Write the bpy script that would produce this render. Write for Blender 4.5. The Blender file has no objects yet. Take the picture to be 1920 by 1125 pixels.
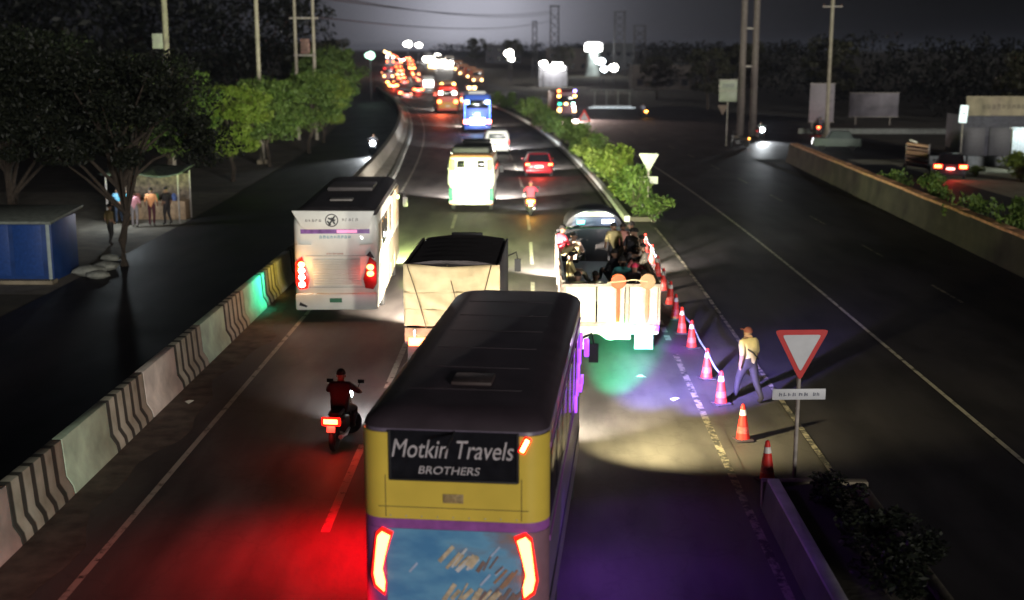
import bpy, bmesh, math, random
import numpy as np
from mathutils import Vector, Matrix

random.seed(7)
R = math.radians
sc = bpy.context.scene
col = sc.collection

# ------------------------------------------------------------------ camera
cam_d = bpy.data.cameras.new('camera')
cam_d.sensor_width = 36.0
cam_d.lens = 43.125
cam_d.clip_end = 6000
cam = bpy.data.objects.new('camera', cam_d)
col.objects.link(cam)
cam.location = (0, 0, 8.0)
cam.rotation_euler = (R(90 - 11.5373), 0, R(0.9274))
sc.camera = cam
cam_d.dof.use_dof = True                 # the phone's soft hand-held focus: near vehicles soft, far lamps softer
cam_d.dof.focus_distance = 25.0
cam_d.dof.aperture_fstop = 0.6

# ------------------------------------------------------------------ world / night sky with the glow of the town
SUN_EL, SUN_AZ = 7.0, 24.0
wd = bpy.data.worlds.new('World')
sc.world = wd
wd.use_nodes = True
nt = wd.node_tree
nt.nodes.clear()
def wn(t, **k):
    n = nt.nodes.new(t)
    for a, b in k.items():
        setattr(n, a, b)
    return n
out = wn('ShaderNodeOutputWorld')
sky = wn('ShaderNodeTexSky')
sky.sky_type = 'NISHITA'
sky.sun_disc = False
sky.sun_elevation = R(SUN_EL)
sky.sun_rotation = R(180 + SUN_AZ)
bg1 = wn('ShaderNodeBackground')
bg1.inputs['Strength'].default_value = 0.00028
tint = wn('ShaderNodeMix', data_type='RGBA', blend_type='MULTIPLY')
tint.inputs[0].default_value = 1.0
tint.inputs[7].default_value = (0.62, 0.70, 1.15, 1)
nt.links.new(sky.outputs[0], tint.inputs[6])
nt.links.new(tint.outputs[2], bg1.inputs['Color'])
tc = wn('ShaderNodeTexCoord')
sep = wn('ShaderNodeSeparateXYZ')
nt.links.new(tc.outputs['Generated'], sep.inputs[0])
# light dome: brightest low over the far end of the road, fading upward and to both sides
def m(op, a, b=None):
    n = wn('ShaderNodeMath', operation=op)
    for i, v in enumerate((a, b)):
        if v is None:
            continue
        if isinstance(v, (int, float)):
            n.inputs[i].default_value = v
        else:
            nt.links.new(v, n.inputs[i])
    return n.outputs[0]
gx, gz = -0.045, 0.02
dx = m('SUBTRACT', sep.outputs[0], gx)
dz = m('SUBTRACT', sep.outputs[2], gz)
r2 = m('ADD', m('MULTIPLY', m('MULTIPLY', dx, dx), 1 / 0.060 ** 2), m('MULTIPLY', m('MULTIPLY', dz, dz), 1 / 0.13 ** 2))
g = m('DIVIDE', 1.0, m('ADD', 1.0, m('POWER', r2, 1.3)))
front = m('GREATER_THAN', sep.outputs[1], 0.0)
noi = wn('ShaderNodeTexNoise')
noi.inputs['Scale'].default_value = 9
noi.inputs['Detail'].default_value = 3
nt.links.new(tc.outputs['Generated'], noi.inputs['Vector'])
g = m('MULTIPLY', m('MULTIPLY', g, front), m('ADD', 0.75, m('MULTIPLY', noi.outputs['Fac'], 0.5)))
bg2 = wn('ShaderNodeBackground')
bg2.inputs['Color'].default_value = (0.86, 0.86, 1.0, 1)
nt.links.new(m('MULTIPLY', g, 0.54), bg2.inputs['Strength'])
add = wn('ShaderNodeAddShader')
nt.links.new(bg1.outputs[0], add.inputs[0])
nt.links.new(bg2.outputs[0], add.inputs[1])
nt.links.new(add.outputs[0], out.inputs['Surface'])

# ------------------------------------------------------------------ the one sun, dimmed to a low moon behind the camera
sd = bpy.data.lights.new('sun', 'SUN')
sd.energy = 1.75
sd.angle = R(8)
sd.color = (1.0, 0.95, 0.88)
sun = bpy.data.objects.new('sun', sd)
col.objects.link(sun)
sun.rotation_euler = (R(90 - SUN_EL), 0, R(SUN_AZ))

sc.view_settings.view_transform = 'Standard'
sc.view_settings.look = 'None'
sc.view_settings.exposure = 0.0
sc.view_settings.gamma = 1.0
sc.view_settings.use_curve_mapping = False
sc.render.engine = 'CYCLES'
sc.cycles.use_denoising = True
sc.cycles.max_bounces = 5
sc.cycles.diffuse_bounces = 2
sc.cycles.glossy_bounces = 2
sc.cycles.transparent_max_bounces = 6
sc.cycles.sample_clamp_indirect = 3.0
sc.cycles.sample_clamp_direct = 0.0
sc.cycles.caustics_reflective = False
sc.cycles.caustics_refractive = False

# ------------------------------------------------------------------ materials
MATS = {}
def mat(name, c, rough=0.6, metal=0.0, var=0.12, scale=6.0, bump=0.0, spec=0.4, bscale=None, coat=0.0):
    if name in MATS:
        return MATS[name]
    mm = bpy.data.materials.new(name)
    mm.use_nodes = True
    t = mm.node_tree
    b = t.nodes['Principled BSDF']
    b.inputs['Roughness'].default_value = rough
    b.inputs['Metallic'].default_value = metal
    b.inputs['Specular IOR Level'].default_value = spec
    b.inputs['Coat Weight'].default_value = coat
    tcn = t.nodes.new('ShaderNodeTexCoord')
    n = t.nodes.new('ShaderNodeTexNoise')
    n.inputs['Scale'].default_value = scale
    n.inputs['Detail'].default_value = 6
    t.links.new(tcn.outputs['Object'], n.inputs['Vector'])
    r = t.nodes.new('ShaderNodeValToRGB')
    r.color_ramp.elements[0].position = 0.3
    r.color_ramp.elements[1].position = 0.72
    r.color_ramp.elements[0].color = tuple(max(0, v * (1 - var)) for v in c) + (1,)
    r.color_ramp.elements[1].color = tuple(min(1, v * (1 + var)) for v in c) + (1,)
    t.links.new(n.outputs['Fac'], r.inputs['Fac'])
    t.links.new(r.outputs[0], b.inputs['Base Color'])
    if bump:
        n2 = t.nodes.new('ShaderNodeTexNoise')
        n2.inputs['Scale'].default_value = bscale or scale * 6
        n2.inputs['Detail'].default_value = 4
        t.links.new(tcn.outputs['Object'], n2.inputs['Vector'])
        bp = t.nodes.new('ShaderNodeBump')
        bp.inputs['Strength'].default_value = bump
        bp.inputs['Distance'].default_value = 0.02
        t.links.new(n2.outputs['Fac'], bp.inputs['Height'])
        t.links.new(bp.outputs[0], b.inputs['Normal'])
    MATS[name] = mm
    return mm

def emis(name, c, s, sample=False):
    if name in MATS:
        return MATS[name]
    mm = bpy.data.materials.new(name)
    mm.use_nodes = True
    t = mm.node_tree
    b = t.nodes['Principled BSDF']
    b.inputs['Base Color'].default_value = tuple(min(1, v) for v in c) + (1,)
    b.inputs['Roughness'].default_value = 0.25
    b.inputs['Emission Color'].default_value = c + (1,)
    b.inputs['Emission Strength'].default_value = s
    mm.cycles.emission_sampling = 'AUTO' if sample else 'NONE'
    MATS[name] = mm
    return mm

def leafmat(name, c1, c2):
    if name in MATS:
        return MATS[name]
    mm = bpy.data.materials.new(name)
    mm.use_nodes = True
    t = mm.node_tree
    b = t.nodes['Principled BSDF']
    b.inputs['Roughness'].default_value = 0.55
    b.inputs['Specular IOR Level'].default_value = 0.3
    g1 = t.nodes.new('ShaderNodeNewGeometry')
    r = t.nodes.new('ShaderNodeValToRGB')
    r.color_ramp.elements[0].color = c1 + (1,)
    r.color_ramp.elements[1].color = c2 + (1,)
    t.links.new(g1.outputs['Random Per Island'], r.inputs['Fac'])
    t.links.new(r.outputs[0], b.inputs['Base Color'])
    tr = t.nodes.new('ShaderNodeBsdfTranslucent')
    t.links.new(r.outputs[0], tr.inputs['Color'])
    mx = t.nodes.new('ShaderNodeMixShader')
    mx.inputs[0].default_value = 0.3
    t.links.new(b.outputs[0], mx.inputs[1])
    t.links.new(tr.outputs[0], mx.inputs[2])
    t.links.new(mx.outputs[0], t.nodes['Material Output'].inputs['Surface'])
    MATS[name] = mm
    return mm

def asphalt(name, base, patch):
    mm = bpy.data.materials.new(name)
    mm.use_nodes = True
    t = mm.node_tree
    b = t.nodes['Principled BSDF']
    tcn = t.nodes.new('ShaderNodeTexCoord')
    def noise(scale, det, vec=None):
        n = t.nodes.new('ShaderNodeTexNoise')
        n.inputs['Scale'].default_value = scale
        n.inputs['Detail'].default_value = det
        t.links.new(vec or tcn.outputs['Object'], n.inputs['Vector'])
        return n.outputs['Fac']
    mp = t.nodes.new('ShaderNodeMapping')
    mp.inputs['Scale'].default_value = (1.1, 0.03, 1)
    t.links.new(tcn.outputs['Object'], mp.inputs['Vector'])
    streak = noise(1.0, 3, mp.outputs[0])           # wheel-track wear along the lanes
    big = noise(0.25, 4)
    fine = noise(40, 3)
    def mth(op, a, bb):
        n = t.nodes.new('ShaderNodeMath'); n.operation = op
        for i, v in enumerate((a, bb)):
            if isinstance(v, (int, float)): n.inputs[i].default_value = v
            else: t.links.new(v, n.inputs[i])
        return n.outputs[0]
    f = mth('ADD', mth('ADD', mth('MULTIPLY', streak, 0.5), mth('MULTIPLY', big, 0.35)), mth('MULTIPLY', fine, 0.25))
    r = t.nodes.new('ShaderNodeValToRGB')
    r.color_ramp.elements[0].position = 0.35
    r.color_ramp.elements[1].position = 0.75
    r.color_ramp.elements[0].color = base + (1,)
    r.color_ramp.elements[1].color = patch + (1,)
    t.links.new(f, r.inputs['Fac'])
    st = t.nodes.new('ShaderNodeValToRGB')
    st.color_ramp.elements[0].position = 0.36; st.color_ramp.elements[0].color = (.55, .55, .56, 1)
    st.color_ramp.elements[1].position = 0.56; st.color_ramp.elements[1].color = (1, 1, 1, 1)
    mp2 = t.nodes.new('ShaderNodeMapping'); mp2.inputs['Scale'].default_value = (0.8, 0.22, 1)
    t.links.new(tcn.outputs['Object'], mp2.inputs['Vector'])
    t.links.new(noise(1.1, 7, mp2.outputs[0]), st.inputs['Fac'])
    mx = t.nodes.new('ShaderNodeMix'); mx.data_type = 'RGBA'; mx.blend_type = 'MULTIPLY'; mx.inputs[0].default_value = 1.0
    t.links.new(r.outputs[0], mx.inputs[6]); t.links.new(st.outputs[0], mx.inputs[7])
    vo = t.nodes.new('ShaderNodeTexVoronoi'); vo.feature = 'DISTANCE_TO_EDGE'; vo.inputs['Scale'].default_value = 0.55
    wv = t.nodes.new('ShaderNodeVectorMath'); wv.operation = 'ADD'
    nv = t.nodes.new('ShaderNodeTexNoise'); nv.inputs['Scale'].default_value = 1.6; nv.inputs['Detail'].default_value = 5
    t.links.new(tcn.outputs['Object'], nv.inputs['Vector'])
    t.links.new(tcn.outputs['Object'], wv.inputs[0]); t.links.new(nv.outputs['Color'], wv.inputs[1])
    t.links.new(wv.outputs[0], vo.inputs['Vector'])
    cr = t.nodes.new('ShaderNodeValToRGB')
    cr.color_ramp.elements[0].position = 0.006; cr.color_ramp.elements[0].color = (.45, .45, .45, 1)
    cr.color_ramp.elements[1].position = 0.02; cr.color_ramp.elements[1].color = (1, 1, 1, 1)
    t.links.new(vo.outputs['Distance'], cr.inputs['Fac'])
    mx2 = t.nodes.new('ShaderNodeMix'); mx2.data_type = 'RGBA'; mx2.blend_type = 'MULTIPLY'; mx2.inputs[0].default_value = 0.22
    t.links.new(mx.outputs[2], mx2.inputs[6]); t.links.new(cr.outputs[0], mx2.inputs[7])
    t.links.new(mx2.outputs[2], b.inputs['Base Color'])
    rr = mth('ADD', 0.48, mth('MULTIPLY', big, 0.3))
    t.links.new(rr, b.inputs['Roughness'])
    b.inputs['Specular IOR Level'].default_value = 0.2
    bp = t.nodes.new('ShaderNodeBump')
    bp.inputs['Strength'].default_value = 0.35
    bp.inputs['Distance'].default_value = 0.01
    t.links.new(noise(55, 2), bp.inputs['Height'])
    t.links.new(bp.outputs[0], b.inputs['Normal'])
    return mm

# ------------------------------------------------------------------ mesh helpers
class MB:
    def __init__(s):
        s.v = []; s.f = []
    def add(s, vs, fs):
        o = len(s.v)
        s.v += [tuple(p) for p in vs]
        s.f += [tuple(i + o for i in q) for q in fs]
        return s
    def box(s, c, d, rz=0.0, rx=0.0, ry=0.0):
        M = Matrix.Rotation(rz, 3, 'Z') @ Matrix.Rotation(rx, 3, 'X') @ Matrix.Rotation(ry, 3, 'Y')
        vs = []
        for z in (-.5, .5):
            for x, y in ((-.5, -.5), (.5, -.5), (.5, .5), (-.5, .5)):
                p = M @ Vector((x * d[0], y * d[1], z * d[2]))
                vs.append((p.x + c[0], p.y + c[1], p.z + c[2]))
        return s.add(vs, [(3, 2, 1, 0), (4, 5, 6, 7), (0, 1, 5, 4), (1, 2, 6, 5), (2, 3, 7, 6), (3, 0, 4, 7)])
    def tube(s, pts, rad, n=8, cap=True):
        pts = [Vector(p) for p in pts]
        if not isinstance(rad, (list, tuple)):
            rad = [rad] * len(pts)
        rings = []
        for i, p in enumerate(pts):
            a = pts[max(0, i - 1)]; b = pts[min(len(pts) - 1, i + 1)]
            t = (b - a)
            t = t.normalized() if t.length > 1e-9 else Vector((0, 0, 1))
            u = t.cross(Vector((0, 0, 1)))
            if u.length < 1e-3:
                u = t.cross(Vector((0, 1, 0)))
            u.normalize()
            w = t.cross(u)
            rings.append([p + (u * math.cos(2 * math.pi * k / n) + w * math.sin(2 * math.pi * k / n)) * rad[i] for k in range(n)])
        return s.loft(rings, cap)
    def loft(s, rings, cap=True):
        n = len(rings[0])
        vs = [p for r in rings for p in r]
        fs = []
        for i in range(len(rings) - 1):
            for k in range(n):
                a = i * n + k; b = i * n + (k + 1) % n
                fs.append((a, b, b + n, a + n))
        if cap:
            fs.append(tuple(range(n - 1, -1, -1)))
            fs.append(tuple(range((len(rings) - 1) * n, len(rings) * n)))
        return s.add(vs, fs)
    def prism(s, poly, axis, a, b):
        # poly: 2d points; axis 'x','y','z' extruded from a to b
        def P(p, t):
            return {'x': (t, p[0], p[1]), 'y': (p[0], t, p[1]), 'z': (p[0], p[1], t)}[axis]
        return s.loft([[P(p, a) for p in poly], [P(p, b) for p in poly]])
    def wheel(s, c, r, w, n=20, axis='x', prof=None):
        prof = prof or [(-w / 2, r * .62), (-w / 2, r * .93), (-w * .36, r), (w * .36, r), (w / 2, r * .93), (w / 2, r * .62)]
        rings = []
        for px, pr in prof:
            ring = []
            for k in range(n):
                a = 2 * math.pi * k / n
                ring.append((c[0] + px, c[1] + pr * math.cos(a), c[2] + pr * math.sin(a)))
            rings.append(ring)
        return s.loft(rings)
    def build(s, name, material, parent=None, smooth=False, bevel=0.0, bseg=2):
        me = bpy.data.meshes.new(name)
        me.from_pydata(s.v, [], s.f)
        bm = bmesh.new(); bm.from_mesh(me)
        if bevel:
            bmesh.ops.remove_doubles(bm, verts=bm.verts, dist=1e-5)
            es = [e for e in bm.edges if len(e.link_faces) == 2 and e.calc_face_angle(0) > 0.5]
            bmesh.ops.bevel(bm, geom=es, offset=bevel, segments=bseg, affect='EDGES', profile=0.5, clamp_overlap=True)
        bmesh.ops.recalc_face_normals(bm, faces=bm.faces)
        bm.to_mesh(me); bm.free()
        if smooth or bevel:
            for p in me.polygons:
                p.use_smooth = True
            try:
                me.set_sharp_from_angle(angle=R(38))
            except Exception:
                pass
        me.materials.append(material)
        o = bpy.data.objects.new(name, me)
        col.objects.link(o)
        if parent is not None:
            o.parent = parent
        return o

def tag(o, label=None, cat=None, group=None, kind=None):
    if label: o['label'] = label
    if cat: o['category'] = cat
    if group: o['group'] = group
    if kind: o['kind'] = kind
    return o
def thing(name, label, cat, loc=(0, 0, 0), rz=0.0, group=None):
    o = bpy.data.objects.new(name, None)
    o.empty_display_size = 0.2
    col.objects.link(o)
    o.location = loc
    o.rotation_euler = (0, 0, rz)
    return tag(o, label, cat, group)
def struct(o):
    o['kind'] = 'structure'
    return o
def copy_tree(o, parent=None):
    c = o.copy(); col.objects.link(c)
    if parent is not None: c.parent = parent
    for ch in list(o.children):
        copy_tree(ch, c)
    return c

def lamp(name, parent, loc, kind='SPOT', energy=500, color=(1, 1, 1), aim=(0, 1, 0), angle=80, blend=0.5, size=0.06):
    d = bpy.data.lights.new(name, kind)
    d.energy = energy
    d.color = color
    d.shadow_soft_size = size
    if kind == 'SPOT':
        d.spot_size = R(angle)
        d.spot_blend = blend
    o = bpy.data.objects.new(name, d)
    col.objects.link(o)
    o.location = loc
    o.rotation_euler = Vector(aim).to_track_quat('-Z', 'Y').to_euler()
    if parent is not None:
        o.parent = parent
    return o

def rrect(xh, y0, y1, r, z, n=5):
    r = min(r, xh * .98, (y1 - y0) * .49)
    pts = []
    for cx, cy, a0 in ((xh - r, y0 + r, -90), (xh - r, y1 - r, 0), (-xh + r, y1 - r, 90), (-xh + r, y0 + r, 180)):
        for k in range(n):
            a = R(a0 + 90 * k / (n - 1))
            pts.append((cx + r * math.cos(a), cy + r * math.sin(a), z))
    return pts
def shell(levels):
    mb = MB()
    mb.loft([rrect(xh, y0, y1, r, z) for z, xh, y0, y1, r in levels])
    return mb

def rear_patch(W, r, s0, s1, zs, outv, thick=0.02, n=18, tilt=0.0, bow=0.0):
    """a panel that follows the rounded rear of a shell; s = arc length from the middle; zs=(z0,z1) or functions of s"""
    flat = W / 2 - r
    def pos(s, z, o):
        a = abs(s); sg = 1 if s >= 0 else -1
        if a <= flat:
            x, y, nx, ny = a, 0.0, 0.0, -1.0
        else:
            t = min((a - flat) / r, math.pi / 2)
            x, y, nx, ny = flat + r * math.sin(t), r - r * math.cos(t), math.sin(t), -math.cos(t)
        return (sg * (x + nx * o), y + ny * o, z)
    z0, z1 = zs
    f0 = z0 if callable(z0) else (lambda s: z0)
    f1 = z1 if callable(z1) else (lambda s: z1)
    rings = []
    for i in range(n + 1):
        s = s0 + (s1 - s0) * i / n
        rings.append([pos(s, f0(s), outv - thick), pos(s, f0(s), outv), pos(s, f1(s), outv), pos(s, f1(s), outv - thick)])
    mb = MB()
    mb.loft(rings)
    return mb

def text_part(name, body, size, material, parent, loc, rot, align='CENTER', extrude=0.004, shear=0.0, sx=1.0, offset=0.0):
    cu = bpy.data.curves.new(name, 'FONT')
    cu.body = body; cu.size = size; cu.align_x = align; cu.align_y = 'CENTER'
    cu.extrude = extrude; cu.shear = shear; cu.offset = offset
    to = bpy.data.objects.new(name + '_tmp', cu)
    col.objects.link(to)
    dg = bpy.context.evaluated_depsgraph_get()
    me = bpy.data.meshes.new_from_object(to.evaluated_get(dg))
    bpy.data.objects.remove(to); bpy.data.curves.remove(cu)
    me.name = name
    me.materials.clear(); me.materials.append(material)
    o = bpy.data.objects.new(name, me)
    col.objects.link(o)
    o.parent = parent; o.location = loc; o.rotation_euler = rot; o.scale = (sx, 1, 1)
    return o

def marks(name, n, w, h, material, parent, loc, seed=1, slant=0.2):
    """a row of letter-like strokes, for writing too blurred to read"""
    rg = random.Random(seed); mb = MB()
    for i in range(n):
        x = (i + .5) / n * w - w / 2; k = w / n
        hh = h * rg.uniform(.75, 1.0)
        mb.box((loc[0] + x - k * .22, loc[1], loc[2]), (k * .22, .006, hh), ry=slant)
        if rg.random() < .8: mb.box((loc[0] + x + k * .2, loc[1] - .0005, loc[2] - .1 * h * rg.random()), (k * .2, .006, hh * .8), ry=slant * rg.uniform(-1, 1))
        if rg.random() < .7: mb.box((loc[0] + x, loc[1] - .001, loc[2] + h * rg.uniform(-.35, .35)), (k * .6, .006, h * .18))
    o = mb.build(name, material, parent)
    o['kind'] = 'stuff'
    return o

# ------------------------------------------------------------------ road layout: gentle left curve, slight climb far off
def cx(Y):
    if Y <= 38: return 0.0
    if Y <= 206: return -0.000525 * (Y - 38) ** 2
    c0 = -0.000525 * 168 ** 2; s0 = -2 * 0.000525 * 168
    t = min(Y - 206, 160)
    s1 = -0.105
    c = c0 + s0 * t + (s1 - s0) * t * t / 320
    if Y > 366: c += s1 * (Y - 366)
    return c
def hz(Y):
    if Y <= 205: return 0.0
    if Y <= 400: return 0.00008 * (Y - 205) ** 2
    h = 0.00008 * 195 ** 2
    return h + 0.031 * 260 * (1 - math.exp(-(Y - 400) / 260)) * 0.55
def yaw(Y):
    return math.atan2(-(cx(Y + 1) - cx(Y - 1)), 2.0)
def at(X, Y, dz=0.0):
    return (X + cx(Y), Y, hz(Y) + dz)

YS = [-30, -10, 0] + list(range(8, 40, 4)) + list(range(40, 240, 8)) + list(range(240, 620, 16))
def ribbon(x0, x1, ys, z, name, material, parent=None):
    mb = MB()
    vs = []; fs = []
    f0 = x0 if callable(x0) else (lambda y: x0)
    f1 = x1 if callable(x1) else (lambda y: x1)
    for y in ys:
        vs += [at(f0(y), y, z), at(f1(y), y, z)]
    for i in range(len(ys) - 1):
        fs.append((2 * i, 2 * i + 1, 2 * i + 3, 2 * i + 2))
    mb.add(vs, fs)
    return mb.build(name, material, parent)

M_asph = asphalt('asphalt', (0.072, 0.064, 0.062), (0.150, 0.132, 0.124))
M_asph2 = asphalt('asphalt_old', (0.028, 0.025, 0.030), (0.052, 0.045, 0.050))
M_serv = asphalt('service_asphalt', (0.022, 0.020, 0.024), (0.038, 0.034, 0.038))
M_earth = mat('earth', (0.07, 0.06, 0.045), 0.95, var=0.4, scale=0.6, bump=0.5, bscale=8)
def paint(name, c, wear):
    mm = mat(name, c, 0.75, var=0.2, scale=5)
    t = mm.node_tree
    r = next(n for n in t.nodes if n.type == 'VALTORGB'); n = next(n for n in t.nodes if n.type == 'TEX_NOISE')
    n.inputs['Scale'].default_value = 3.2; n.inputs['Detail'].default_value = 9; n.inputs['Roughness'].default_value = 0.72
    e = r.color_ramp.elements
    e[0].position = wear - 0.05; e[0].color = (0.06, 0.055, 0.05, 1)
    e[1].position = wear + 0.06; e[1].color = c + (1,)
    return mm
M_white = paint('road_paint', (0.46, 0.42, 0.35), 0.42)
M_paintw = paint('road_paint_worn', (0.34, 0.29, 0.22), 0.50)
M_conc = mat('concrete', (0.33, 0.30, 0.25), 0.85, var=0.25, scale=2.5, bump=0.3)
M_concd = mat('concrete_dirty', (0.20, 0.17, 0.12), 0.9, var=0.4, scale=1.6, bump=0.4)
M_kerbw = mat('kerb_paint', (0.5, 0.5, 0.46), 0.75, var=0.3, scale=2)

# ground sheet: follows the climb in the middle, runs out to the horizon
def ground():
    ys = [-200, -60, 0, 60, 120, 180, 206] + list(range(222, 620, 16)) + [700, 900, 1300, 2000, 4000]
    xs = [-3000, -900, -300, -120, -60, -30, 0, 30, 60, 120, 300, 900, 3000]
    mb = MB(); n = len(xs)
    vs = [(x + cx(min(y, 600)), y, hz(min(y, 620)) - 0.05) for y in ys for x in xs]
    fs = [(j * n + i, j * n + i + 1, (j + 1) * n + i + 1, (j + 1) * n + i) for j in range(len(ys) - 1) for i in range(n - 1)]
    mb.add(vs, fs)
    return struct(mb.build('ground', M_earth))
ground()
carriage = struct(ribbon(-8.4, 4.15, YS, 0.0, 'carriageway', M_asph))
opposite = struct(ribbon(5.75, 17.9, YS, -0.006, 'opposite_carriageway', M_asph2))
opening = struct(ribbon(4.1, 5.8, [20.5, 26, 32, 38, 44, 50, 57.5], -0.012, 'median_opening', M_asph))
struct(ribbon(-16.2, -9.3, [y for y in YS if y < 300], -0.014, 'service_road', M_serv))
struct(ribbon(18.6, 27.0, [y for y in YS if 0 <= y <= 92] , -0.014, 'service_road.001', M_serv))
struct(ribbon(17.85, 34.0, [92, 100, 112, 128, 150, 180], -0.018, 'service_road.002', M_serv))
struct(ribbon(-30, -16.0, [40, 46, 52, 58, 64, 70], -0.03, 'forecourt', mat('packed_soil', (0.17, 0.15, 0.12), 0.95, var=0.3, scale=1.5, bump=0.4)))
struct(ribbon(25.0, 60, [66, 72, 78, 84, 90, 100], -0.03, 'sandy_lot', mat('sand', (0.34, 0.32, 0.22), 0.95, var=0.25, scale=1.0, bump=0.4)))

struct(ribbon(lambda y: -8.38, lambda y: -7.55 + .22 * math.sin(y * .8) + .12 * math.sin(y * 2.1), np.arange(10, 66, 0.8).tolist(), 0.004, 'dusty_shoulder', mat('road_dust', (.13, .105, .085), .95, var=.45, scale=2.2, bump=.3)))
for (x0, x1, y0, y1) in ((-3.0, -1.8, 46, 52), (1.0, 3.2, 50, 55)):
    par_ = carriage if x0 < 5 else opposite
    ribbon(lambda y: x0 + .08 * math.sin(y * 5), lambda y: x1 + .08 * math.sin(y * 4 + 1), np.linspace(y0, y1, 12).tolist(), 0.0025, 'repair_patch', mat('patch_tar', (.062, .056, .053), .8, var=.4, scale=9), par_)
# markings
def line(x, y0, y1, w, material, parent, name, z=0.004):
    ys = np.arange(y0, y1 + 0.01, 4.0 if y1 - y0 > 8 else (y1 - y0)).tolist()
    return ribbon(x - w / 2, x + w / 2, ys, z, name, material, parent)
line(-6.95, 12, 220, 0.12, M_white, carriage, 'edge_line')
line(3.86, 8, 34, 0.15, M_paintw, carriage, 'edge_line')
for k in range(7):                                   # worn, broken edge paint up to the cones
    line(3.86, 33.6 + k * 1.0, 34.2 + k * 1.0, 0.17, M_white, carriage, 'edge_dash')
line(4.42, 62, 230, 0.13, M_white, carriage, 'edge_line')
line(5.82, 20, 58, 0.12, M_paintw, opposite, 'edge_line', z=0.008)
line(6.3, 58, 230, 0.12, M_paintw, opposite, 'edge_line', z=0.004)
line(9.76, 8, 230, 0.11, M_white, opposite, 'lane_line')
for y in range(12, 200, 9):
    line(13.9, y, y + 3, 0.11, M_paintw, opposite, 'lane_dash')
    line(-3.48, y + 1.4 - 6.8 + 0.0 if False else y - 1.5, y + 3.2, 0.15, M_white, carriage, 'lane_dash')
    line(0.05, y - 2.0, y + 3.4, 0.13, M_white, carriage, 'lane_dash')

# ------------------------------------------------------------------ left barrier: precast segments, plain and striped in turn
def striped_mat():
    mm = bpy.data.materials.new('striped_barrier_paint')
    mm.use_nodes = True
    t = mm.node_tree; b = t.nodes['Principled BSDF']
    b.inputs['Roughness'].default_value = 0.85
    tcn = t.nodes.new('ShaderNodeTexCoord')
    sp = t.nodes.new('ShaderNodeSeparateXYZ')
    t.links.new(tcn.outputs['Object'], sp.inputs[0])
    n = t.nodes.new('ShaderNodeTexNoise'); n.inputs['Scale'].default_value = 3
    t.links.new(tcn.outputs['Object'], n.inputs['Vector'])
    def mth(op, a, bb):
        q = t.nodes.new('ShaderNodeMath'); q.operation = op
        for i, v in enumerate((a, bb)):
            if isinstance(v, (int, float)): q.inputs[i].default_value = v
            else: t.links.new(v, q.inputs[i])
        return q.outputs[0]
    ph = mth('ADD', mth('MULTIPLY', sp.outputs[1], 1 / 0.47), mth('MULTIPLY', n.outputs['Fac'], 0.05))
    fr = mth('FRACT', ph, 0)
    r = t.nodes.new('ShaderNodeValToRGB')
    r.color_ramp.interpolation = 'LINEAR'
    e = r.color_ramp.elements
    e[0].position = 0.0; e[0].color = (0.05, 0.05, 0.04, 1)
    e[1].position = 0.30; e[1].color = (0.05, 0.05, 0.04, 1)
    a = e.new(0.40); a.color = (0.52, 0.51, 0.40, 1)
    a = e.new(0.96); a.color = (0.48, 0.46, 0.36, 1)
    a = e.new(1.0); a.color = (0.05, 0.05, 0.04, 1)
    t.links.new(fr, r.inputs['Fac'])
    n2 = t.nodes.new('ShaderNodeTexNoise'); n2.inputs['Scale'].default_value = 2.2; n2.inputs['Detail'].default_value = 6
    t.links.new(tcn.outputs['Object'], n2.inputs['Vector'])
    mx = t.nodes.new('ShaderNodeMix'); mx.data_type = 'RGBA'; mx.blend_type = 'MULTIPLY'
    mx.inputs[0].default_value = 0.7
    t.links.new(r.outputs[0], mx.inputs[6])
    r3 = t.nodes.new('ShaderNodeValToRGB')
    r3.color_ramp.elements[0].position = 0.3; r3.color_ramp.elements[0].color = (0.45, 0.42, 0.36, 1)
    r3.color_ramp.elements[1].position = 0.65; r3.color_ramp.elements[1].color = (1, 1, 1, 1)
    t.links.new(n2.outputs['Fac'], r3.inputs['Fac'])
    t.links.new(r3.outputs[0], mx.inputs[7])
    t.links.new(mx.outputs[2], b.inputs['Base Color'])
    return mm
M_strip = striped_mat()
M_bwhite = mat('barrier_whitewash', (0.64, 0.64, 0.56), 0.85, var=0.28, scale=1.7, bump=0.25)
M_bgreen = mat('barrier_green_light', (0.50, 0.64, 0.46), 0.85, var=0.28, scale=1.7, bump=0.25)  # green light of passing vehicles put into the panel colour
M_bpink = mat('barrier_cream_light', (0.66, 0.60, 0.52), 0.85, var=0.28, scale=1.7, bump=0.25)  # warm tinge of vehicle light put into the panel colour
barrier = thing('crash_barrier', 'long low concrete barrier of plain and black striped segments along the left road edge', 'barrier', (-8.35, 0, 0))
prof = [(0.0, 0.0), (-0.03, 0.16), (-0.14, 0.34), (-0.19, 1.05), (-0.39, 1.05), (-0.44, 0.34), (-0.55, 0.16), (-0.58, 0.0)]
def barrier_seg(striped):
    mb = MB(); mb.prism([(x, z) for x, z in prof], 'y', 0.015, 2.365)
    return mb.build('barrier_segment', M_strip if striped else M_bwhite, barrier, bevel=0.02)
seg_s = barrier_seg(True); seg_w = barrier_seg(False)
first = {True: seg_s, False: seg_w}
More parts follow.
